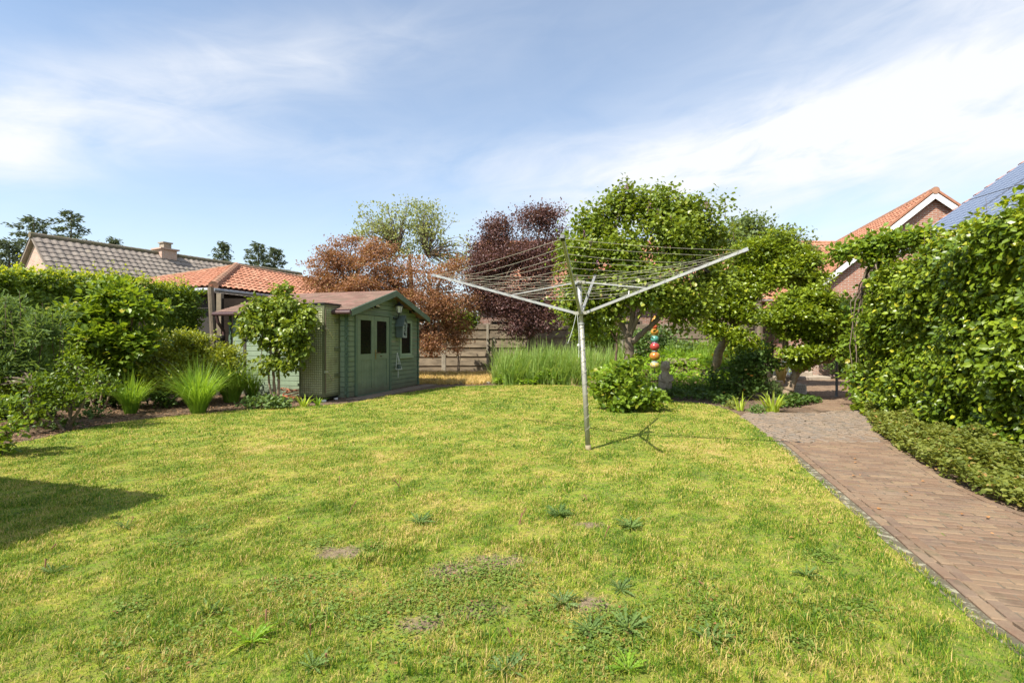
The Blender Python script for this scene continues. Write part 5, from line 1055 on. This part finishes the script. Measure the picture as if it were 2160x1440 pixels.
for px, py in tips_:
    tp = W(px, py, 10.2+rng.normal(0, .2)); bt = tp-np.array([rng.normal(0, .08), 0, rng.uniform(.35, .6)]); mb.tube([bt-b_, tp-b_], [.006, .003], 4); m = 16; q = np.sort(rng.random(m)); a = np.arange(m)*1.571+rng.normal(0, .3, m)
    pp = bt+(tp-bt)*q[:, None]; sz = .10*(1-.45*q)*rng.uniform(.8, 1.2, m); scatter(lf, OVAL[0], OVAL[1], pp-b_, np.stack([np.cos(a), np.sin(a), np.full(m, .35)], 1), np.tile([0, 0, 1.], (m, 1))+rdir(m)*.25, np.stack([sz]*3, 1))
mb.build('shoots', M['twig'], e); lf.build('shoot_leaves', LM['lilac'], e)
# lilac flowers
mb = MB(); FL = [(1217, 598), (1245, 520), (1232, 500), (1370, 440), (1322, 402), (1388, 455), (1490, 440), (1260, 560), (1415, 470), (1280, 590)]
for px, py in FL:
    c = W(px, py, 9.7)-b_; m = 34; q = rng.random(m); pp = c+np.stack([rng.normal(0, .022, m)*(1-q*.6), rng.normal(0, .022, m)*(1-q*.6), q*.13], 1); scatter(mb, DIAM[0], DIAM[1], pp, rdir(m), rdir(m), np.full(m, .022))
mb.build('blossom', LM['lilacf'], e)
b2 = np.array([*W(1300, 800, 12.2)[:2], 0.]); sd = W(1302, 700, 12.2)
simple('lilac_sucker', 'thin dark stemmed young shrub left of the lilac trunk', 'shrub', b2, LM['lilac'], [blob(1275, 665, 12.2, 35, 25), blob(1240, 680, 12.3, 30, 22), blob(1305, 660, 12.2, 25, 20)], 900, .085, stems=[([b2, W(1300, 760, 12.2), W(1302, 690, 12.2)], [.035, .03, .02]), ([b2+[.1, 0, 0], W(1318, 750, 12.2), W(1330, 700, 12.2)], [.02, .018, .01]), ([W(1300, 720, 12.2), W(1280, 680, 12.2), W(1250, 660, 12.2)], [.022, .018, .01])], k=20, bark=M['twig'])
# layered trees on the right
b_ = np.array([*W(1500, 800, 14.0)[:2], 0.]); fk = [W(1545, 690, 13.6), W(1600, 620, 13.5), W(1670, 600, 13.5)]
tree('layered_holly_tree', 'taller of the two cloud-pruned green trees, standing behind the other', 'layer', b_, [blob(1585, 535, 13.5, 52, 32), blob(1640, 520, 13.5, 60, 30), blob(1690, 545, 13.5, 52, 32), blob(1610, 580, 13.3, 75, 32), blob(1700, 595, 13.4, 52, 24), blob(1560, 610, 13.2, 50, 28), blob(1530, 650, 13.1, 55, 26), blob(1580, 665, 13.0, 45, 20), blob(1555, 720, 12.8, 30, 24), blob(1500, 690, 13.2, 40, 18), blob(1590, 740, 12.6, 32, 20), blob(1640, 570, 13.5, 60, 30), blob(1545, 630, 13.3, 45, 34), blob(1500, 640, 13.3, 36, 40)], 42000, .080,
     [([b_, W(1515, 745, 13.8), fk[0], fk[1]], [.14, .12, .10, .05]), ([fk[1], W(1640, 600, 13.5), fk[2]], [.05, .04, .03])], cl=.10, per=16, shell=.4, flat=.6, nu=1.1, asp=1.0, sub=15, k=60, forks=fk, bark=M['bark_pale'], T=OVAL)
b_ = np.array([*G(1661, 842)[:2], 0.]); D = b_[1]; fk = [W(1671, 765, D), W(1655, 735, D), W(1752, 762, D-.1), W(1700, 700, D)]
tree('cloud_pruned_tree', 'small tree with curved pale trunk and flat leaf layers beside the cobbled turn', 'layer', b_, [blob(1660, 640, D, 48, 24), blob(1715, 625, D, 48, 22), blob(1750, 655, D, 35, 26), blob(1690, 670, D-.2, 70, 24), blob(1740, 700, D-.1, 48, 26), blob(1665, 700, D, 35, 20), blob(1700, 740, D-.3, 55, 15), blob(1745, 738, D-.1, 35, 18), blob(1685, 765, D-.2, 28, 10), blob(1780, 690, D, 22, 30), blob(1640, 668, D, 24, 14)], 25000, .076,
     [([b_+[-.03, 0, -.05], b_+[0, 0, .1], W(1666, 815, D), W(1679, 786, D), W(1671, 765, D), W(1655, 735, D), W(1665, 700, D)], [.15, .115, .085, .08, .09, .05, .03]), ([W(1680, 786, D), W(1700, 776, D), W(1722, 763, D), W(1756, 762, D-.1), W(1765, 730, D-.1)], [.075, .06, .055, .05, .02])], cl=.09, per=16, shell=.4, flat=.6, nu=1.1, sub=15, k=50, forks=fk, bark=M['bark_pale'], T=OVAL)
b_ = B3(*W(1800, 760, 17.0)[:2])
simple('dark_shrub', 'dark leafy shrub with reddish undersides at the back of the patio', 'shrub', b_, LM['dark'], [blob(1790, 740, 17, 62, 50), blob(1780, 680, 17.2, 45, 50), blob(1830, 720, 16.6, 50, 70), blob(1840, 640, 16.8, 50, 60)], 15000, .10, OVAL, cl=.12, per=14, shell=.55, k=30)
b_ = B3(7.9, 10.6)
simple('climbing_vine', 'bright leafy vine trailing above the far end of the tall hedge', 'climber', b_, LM['shrub'], [blob(1830, 520, 9.9, 30, 16), blob(1885, 515, 9.6, 36, 16), blob(1940, 502, 9.2, 28, 12), blob(1855, 548, 9.8, 26, 16), blob(1780, 528, 9.9, 14, 5), blob(1822, 700, 10.2, 22, 70), blob(1765, 538, 9.9, 10, 6), blob(1822, 800, 9.6, 20, 35), blob(1830, 850, 9.2, 18, 25)], 7600, .10, OVAL, cl=.10, per=10, shell=.3, k=50)
# conifers far left
def conifer(label, px, py, d, w_, z0=0, n=3500, lean=0, group='conifers beyond the bungalow roof'):
    top = W(px, py, d); base = B3(top[0], d); e = plant('conifer', label, 'tree', base, group); Hh = top[2]; mb = MB(); mb.tube([(0, 0, 0), (0, 0, Hh*.6), (0, 0, Hh)], [.25, .14, .02], 7); mb.build('trunk', BARK, e)
    m = n; q = rng.random(m)**.65; br = rng.integers(0, 60, m); ba = (br*2.4) % 6.283; bh = (br/60.0); z = Hh*(.25+.75*bh); R_ = w_*1.35*(1.04-bh)**.7*rng.uniform(.85, 1.1, m)*(0.5+.7*np.sin(br*7.3)**2)
    r = R_*q; P_ = np.stack([np.cos(ba)*r, np.sin(ba)*r, z-r*.18+r*r*.05], 1)+rng.normal(0, .16, (m, 3))*np.array([1, 1, .7]); P_[:, 2] = np.minimum(P_[:, 2], Hh)
    mb = MB(); s = rng.uniform(.18, .42, m); U_ = np.stack([np.cos(ba), np.sin(ba), np.full(m, -.15)], 1)+rdir(m)*.8; scatter(mb, DIAM[0], DIAM[1], P_, U_, rdir(m)+np.array([0, 0, .8]), np.stack([s, s*.7, s], 1)); mb.build('crown', LM['conifer'], e)
for a in (('leftmost conifer, at the very edge of the photo behind the gable', 20, 506, 44, 3.4), ('broad dark conifer touching the left gable of the bungalow', 72, 456, 46, 4.2), ('tallest dark conifer rising behind the ridge of the bungalow', 150, 444, 48, 3.4), ('conifer tip barely clearing the ridge left of the chimney', 240, 502, 52, 1.6), ('narrow conifer behind the ridge right of the chimney', 471, 510, 55, 2.0), ('round-topped conifer at the right end of the ridge', 545, 513, 52, 2.6), ('low spreading conifer at the right end of the ridge beside the round-topped one', 580, 522, 54, 2.6)):
    conifer(*a, n=4200)

for lb, cx, cy, dd, rx, rz, hh in (('leafy shrub before the fence behind the reeds, left of the lilac trunk', 1262, 690, 17.8, 50, 38, 5000), ('dark shrub before the fence below the taller cloud-pruned tree', 1555, 715, 17.5, 52, 36, 5000), ('dark shrub before the fence between the orange-brown and the purple tree', 968, 668, 20.3, 36, 34, 3500), ('mid green shrub before the fence right of the pale green shrub', 1465, 742, 18.2, 34, 22, 2600)):
    b_ = B3(*W(cx, cy, dd)[:2]); simple('back_shrub', lb, 'shrub', b_, LM['hedge'], [blob(cx, cy, dd, rx, rz), blob(cx-rx*.5, cy+rz*.4, dd, rx*.6, rz*.6), blob(cx+rx*.5, cy+rz*.5, dd, rx*.6, rz*.5)], hh, .11, cl=.12, per=12, group='shrubs before the board fence')
# ---- planted mound, ground covers
MC = W(1430, 750, 15.2)
def mound(x, y): return 1.25*np.maximum(0, .66*np.exp(-(((x-4.9)/2.7)**2+((y-15.0)/1.9)**2))-.12)
mb = MB(); V, Fc = hgrid(2.2, 10, 12, 20, .25, lambda A, B: mound(A, B)-.012); mb.add(V, Fc); tag(mb.build('planted_mound', M['soil']), kind='structure')
def cover(name, label, poly, n, size, h, mat, T=OVAL, hf=None, cat='ground cover', nu=1.0, kind='stuff', clh=None):
    poly = np.asarray(poly, float); lo, hi = poly.min(0), poly.max(0); m = int(n*DN); P_ = np.stack([rng.uniform(lo[0], hi[0], m*3), rng.uniform(lo[1], hi[1], m*3)], 1); P_ = P_[inpoly(P_, poly)][:m]; m = len(P_)
    hh = h*(.62+.38*clump_noise(P_, 2.6, 11)+.25*clump_noise(P_, 7, 12)); hh = np.maximum(hh, h*.2); z = (hf(P_[:, 0], P_[:, 1]) if hf else 0)+hh*(1-rng.random(m)**2*.85)
    s = size*rng.uniform(.5, 1.3, m); mb = MB(); scatter(mb, T[0], T[1], np.concatenate([P_, z[:, None]], 1), rdir(m)*np.array([1, 1, .5])+np.array([0, 0, .1]), np.tile([0, 0, nu], (m, 1))+rdir(m)*.6, np.stack([s, s, s], 1)); return tag(mb.build(name, LM[mat]), label, cat, kind=kind)
cover('ground_cover', 'fresh green leafy ground cover at the foot of the reeds', g((1040, 812), (1100, 814), (1230, 812), (1300, 830), (1300, 800), (1180, 795), (1040, 797)), 6500, .085, .40, 'cover')
cover('ground_cover', 'bright green ground cover over the planted mound', [(2.6, 13.0), (4.0, 12.4), (6.4, 12.7), (7.4, 14.5), (7.2, 17), (4, 17.6), (2.4, 15.5)], 12000, .085, .38, 'cover', hf=mound)
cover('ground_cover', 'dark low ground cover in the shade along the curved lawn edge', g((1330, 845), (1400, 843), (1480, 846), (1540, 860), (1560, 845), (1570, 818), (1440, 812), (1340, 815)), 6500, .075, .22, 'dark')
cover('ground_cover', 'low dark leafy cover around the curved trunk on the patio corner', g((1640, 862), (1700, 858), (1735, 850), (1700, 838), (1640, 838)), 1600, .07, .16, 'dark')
hl = [(5.55, 5.35), (5.8, 6.6), (6.15, 8.2), (6.3, 8.9)]
strip = [(3.80, 1.4), (3.88, 3.0)]+g((2155, 1085), (2095, 1062), (1995, 1014), (1895, 952), (1842, 912), (1828, 885))+hl[::-1]+[(5.3, 3.2), (5.2, 1.4)]
cover('ground_cover', 'green strip of ground cover with reddish tips between brick path and tall hedge', strip, 38000, .043, .27, 'strip')
# reeds and tall grasses
def reeds(name, label, poly, n, h, spread, wd, mat, hf=None, droop=.35, kind='stuff', cat='grass', seg=5):
    poly = np.asarray(poly, float); lo, hi = poly.min(0), poly.max(0); m = n; P_ = np.stack([rng.uniform(lo[0], hi[0], m*3), rng.uniform(lo[1], hi[1], m*3)], 1); P_ = P_[inpoly(P_, poly)][:m]
    B = np.concatenate([P_, (hf(P_[:, 0], P_[:, 1]) if hf else np.zeros(len(P_)))[:, None]], 1); mb = MB(); hm = rng.uniform(.50, 1.0, len(B))*(1+.28*clump_noise(P_, 3.1, 21))
    for lo_, hi_ in ((0, .7), (.7, .85), (.85, 1.0), (1.0, 2)):
        sel = (hm >= lo_) & (hm < hi_)
        if sel.any(): tuftverts(mb, B[sel], 5, h*hm[sel].mean(), spread, wd, droop, seg, r=.05, hv=.3)
    return tag(mb.build(name, LM[mat]), label, cat, kind=kind)
reeds('reeds', 'dense bed of tall grey-green reeds before the fence', [(-.62, 15.3), (-.2, 14.6), (1.0, 14.75), (2.4, 14.6), (3.3, 15.2), (3.9, 16), (3.6, 17.4), (-.2, 17)], int(1700*DN), 1.42, .60, .024, 'reed', droop=.55, seg=6)
reeds('dry_grass', 'dry straw-coloured grass at the foot of the fence right of the shed', [(-3.3, 15.3), (-2.4, 14.9), (-.9, 15.0), (-.6, 15.6), (-.4, 20), (-4.2, 20)], int(2600*DN), .24, .22, .013, 'straw', droop=.6)
reeds('tall_grass', 'thin tall grass blades standing on the planted mound', [(4.6, 14.6), (7.0, 14.0), (7.2, 16.0), (4.6, 16.5)], int(260*DN), .95, .4, .014, 'grass', hf=mound, droop=.5)
reeds('border_spikes', 'thin upright green and brown spikes above the shaded ground cover', [(3.0, 12.0), (5.2, 11.4), (5.4, 12.2), (3.2, 12.9)], int(120*DN), .48, .08, .010, 'dark', droop=.1)
tuft('iris_clump', 'yellow-green iris clump with yellow flowers beside the dark rose bush', 1520, 815, .98, .42, 130, .026, 'iris', .15, 'plant', r=.22)
e = bpy.data.objects['iris_clump']; mb = MB()
for (dx, dz) in ((-.25, .92), (.12, .88), (-.05, .98)):
    m = 12; scatter(mb, OVAL[0], OVAL[1], np.tile([dx, -.1, dz], (m, 1))+rng.normal(0, .01, (m, 3)), rdir(m)+np.array([0, 0, -.1]), rdir(m), np.full(m, .07))
mb.build('flower', LM['yellow'], e)
tuft('strap_leaf_plant', 'large yellow-green strap-leaved plant at the foot of the curved trunk', 1628, 868, .42, .46, 44, .042, 'iris', .75, 'plant', r=.14, seg=9)
tuft('strap_leaf_plant', 'small upright strap-leaved plant at the lawn corner before the rose bush', 1562, 866, .34, .18, 14, .03, 'iris', .5, 'plant', r=.06, seg=8)
low('perennial', 'blue-green low plant on the cobble edge right of the lawn corner', 1600, 872, 22, .13, 220, .05, 'weed')
low('perennial', 'small red-tinged low plant on the lawn corner edge', 1548, 862, 18, .16, 160, .05, 'strip')
low('lavender', 'fine grey-green bushy plant left of the curved trunk', 1628, 838, 30, .50, 1500, .06, 'silver', T=LANCE)
# white-leaved shrub behind the totem, rose bush
b_ = B3(*W(1390, 780, 15.2)[:2])
simple('viburnum_shrub', 'pale green shrub directly behind the ceramic totem', 'shrub', (b_[0], 15.6), LM['silver'], [blob(1350, 730, 15.6, 32, 30), blob(1400, 722, 15.6, 36, 30), blob(1435, 735, 15.6, 24, 24), blob(1380, 760, 15.4, 50, 22)], 3600, .10, cl=.09, per=10)
b_ = G(1560, 842)
simple('rose_bush', 'dark leafy rose bush with cream and orange blooms', 'shrub', b_, LM['dark'], [blob(1556, 772, 11.4, 26, 24), blob(1588, 752, 11.5, 34, 16), blob(1560, 815, 11.2, 38, 20), blob(1600, 790, 11.4, 26, 28), blob(1535, 815, 11.3, 16, 16), blob(1505, 800, 11.5, 16, 14), blob(1618, 735, 11.6, 18, 10), blob(1620, 765, 11.5, 20, 14)], 4000, .075, cl=.08, per=9, shell=.1, k=50)
e = bpy.data.objects['rose_bush']; bb = np.array(e.location)
for px, py, mt, r in ((1573, 781, 'rose', .055), (1586, 793, 'orange', .05), (1578, 789, 'orange', .03), (1570, 822, 'orange', .03), (1527, 828, 'orange', .035), (1553, 776, 'rose', .02)):
    m = 26; mb = MB(); c = W(px, py, 10.95)-bb; a = rng.random(m)*6.283; q = rng.random(m); U_ = np.stack([np.cos(a), np.sin(a), .3+q], 1); scatter(mb, OVAL[0], OVAL[1], np.tile(c, (m, 1)), U_, -U_*np.array([1, 1, -1]), np.full(m, r)*(1-.4*q)); mb.build('bloom', LM[mt], e)
b_ = B3(*W(1655, 770, 15.5)[:2]); tuft('red_hot_plant', 'orange-tinted spiky plant behind the small tree trunk', 1648, 790, .75, .3, 90, .03, 'straw', .2, 'plant', r=.1, d=15.3)
# leafy bush in the lawn before the lilac
b_ = G(1322, 862)
simple('hydrangea_bush', 'leafy round bush at the lawn edge just right of the airer pole', 'shrub', b_, LM['shrub'], [blob(1315, 800, 9.4, 36, 30), blob(1290, 830, 9.3, 34, 26), blob(1340, 828, 9.3, 36, 30), blob(1318, 848, 9.2, 46, 18), blob(1375, 845, 9.2, 20, 12), blob(1330, 775, 9.5, 18, 18), blob(1268, 815, 9.4, 14, 18), blob(1392, 836, 9.2, 7, 4)], 3600, .10, cl=.08, per=9, shell=.25, k=60)
# weeds in the lawn
def rosette(label, px, py, r, n=16, mat='weed'):
    mat = ('weed', 'silver', 'cover', 'weed', 'olive')[(px*7+py) % 5]
    p = G(px, py); mb = MB(); tv = []; tf = []
    seg = 11; n = int(n*1.3)
    for i in range(seg):
        t_ = i/(seg-1); wv = .085*math.sin(math.pi*min(1, t_*.95+.05))**.7*(1.25 if i % 2 else .35)*(1.2 if t_ > .5 else .8); z = .16*math.sin(t_*2.4); tv += [(t_, wv, z+.03), (t_, 0, z), (t_, -wv, z+.03)]
    for i in range(seg-1): tf += [(3*i, 3*i+1, 3*i+4, 3*i+3), (3*i+1, 3*i+2, 3*i+5, 3*i+4)]
    m = n; a = np.arange(m)*2.4+rng.normal(0, .2, m); s = r*.78*rng.uniform(.3, 1.15, m); U_ = np.stack([np.cos(a), np.sin(a), rng.uniform(-.05, .7, m)], 1); scatter(mb, tv, tf, np.stack([np.cos(a)*.008, np.sin(a)*.008, np.full(m, .018)], 1), U_, np.tile([0, 0, 1.], (m, 1))+rdir(m)*.5, np.stack([s, s, s*.8], 1))
    o = mb.build('lawn_weed', LM[mat]); o.location = tuple(p); tag(o, label, 'weed', 'weed rosettes in the lawn')
for a in (('jagged weed rosette near the bottom left of the lawn', 530, 1362, .13, 30), ('grey-green weed rosette below the airer pole, left of the joined pair', 1188, 1280, .105, 30), ('left one of the joined pair of large weed rosettes at the bottom', 1245, 1340, .12, 30), ('right and larger one of the joined pair of large weed rosettes', 1325, 1335, .13, 40), ('pale weed rosette at the very bottom edge near the middle', 1068, 1425, .11, 26), ('weed rosette at the bottom edge below the joined pair', 1325, 1422, .10, 26), ('broad-leaved weed in the middle of the lawn, left of the pole foot', 885, 1108, .13, 20), ('fern-like weed mat in the middle of the lawn below the pole foot', 1178, 1092, .14, 50), ('weed rosette right of and below the fern-like weed mat', 1330, 1118, .14, 30), ('weed rosette just above the joined pair', 1308, 1250, .11, 24), ('dark weed at the bottom right near the lawn middle', 1500, 1360, .12, 26), ('small weed in the left part of the lawn with a reddish stalk', 110, 1215, .10, 20), ('weed beside the tip of the cast shadow', 265, 1118, .10, 20), ('low weed at the bottom left corner of the lawn', 660, 1415, .10, 22), ('small weed towards the path in the right of the lawn', 1700, 1220, .10, 20), ('bright small weed in the left middle of the lawn', 440, 1300, .09, 22)): rosette(*a)
# dead flower stalks
mb = MB()
for px, py, h in ((93, 1215, .09), (105, 1165, .05), (274, 1108, .06), (374, 1018, .06), (715, 1028, .10), (735, 1088, .11), (840, 1033, .11), (846, 1034, .10), (766, 1045, .06), (1093, 1110, .12), (1097, 1108, .08), (1274, 1138, .09), (655, 1350, .08), (560, 1320, .06), (610, 1105, .06), (1240, 1060, .06), (1730, 1110, .06), (1500, 1250, .05), (690, 1400, .05), (1080, 1350, .05)):
    p = G(px, py); l = rng.normal(0, .012, 2); mb.tube([p, p+np.array([l[0], l[1], h*.6]), p+np.array([l[0]*2.2, l[1]*2, h])], [.0035, .003, .0045], 5)
tag(mb.build('dead_stalks', pm('stalk', (.16, .06, .035), (.22, .12, .06), 20, .8)), 'thin reddish-brown dead flower stalks scattered in the lawn', 'stalks', kind='stuff')
# creeping clover and moss patches on worn ground
mb = MB(); PC = [(960, 1225, .32, 500), (1040, 1215, .22, 350), (900, 1250, .22, 300), (930, 1300, .25, 300), (600, 1265, .3, 300), (700, 1290, .25, 250), (1090, 1240, .2, 200), (380, 1395, .25, 250), (1500, 1300, .25, 200), (830, 1370, .25, 200)]+[(rng.uniform(200, 1900), 1080+330*rng.random()**.7, rng.uniform(.08, .22), int(rng.uniform(60, 260))) for _ in range(34)]
for px, py, r, n in PC:
    p = G(px, py); m = int(n*1.6); q = rng.normal(0, .45, (m, 2))*r; s = rng.uniform(.008, .02, m); scatter(mb, DIAM[0], DIAM[1], np.concatenate([p[:2]+q, rng.uniform(.012, .04, (m, 1))], 1), rdir(m)*np.array([1, 1, .3]), np.tile([0, 0, 1.], (m, 1))+rdir(m)*.4, np.stack([s, s*1.6, s], 1))
tag(mb.build('clover', leaf('leaf_clover', (.09, .17, .03), (.22, .28, .05), .5, .3, .3, 8, (.30, .12, .06))), 'small creeping clover leaves in worn patches of the lawn', 'clover', kind='stuff')
# fallen leaves on path and hedge foot
mb = MB(); m = 150; P_ = []
for i in range(m):
    if i < 26: p = G(rng.uniform(1640, 2100), rng.uniform(905, 1150))
    else:
        t_ = rng.random(); a = np.array([3.86, 3.3]); b = np.array([5.2, 7.0]); c = a+(b-a)*t_; p = np.array([c[0]+rng.normal(.08, .06)+.25*t_*(1-t_)*0, c[1], 0])
    P_.append([p[0], p[1], .024])
P_ = np.array(P_); s = rng.uniform(.02, .045, m); a = rng.random(m)*6.28; scatter(mb, OVAL[0], OVAL[1], P_, np.stack([np.cos(a), np.sin(a), 0*a], 1), np.tile([0, 0, 1.], (m, 1))+rdir(m)*.25, np.stack([s, s, s], 1))
tag(mb.build('fallen_leaves', LM['deadleaf']), 'small fallen leaves on the brick path and along the hedge foot', 'leaves', kind='stuff')
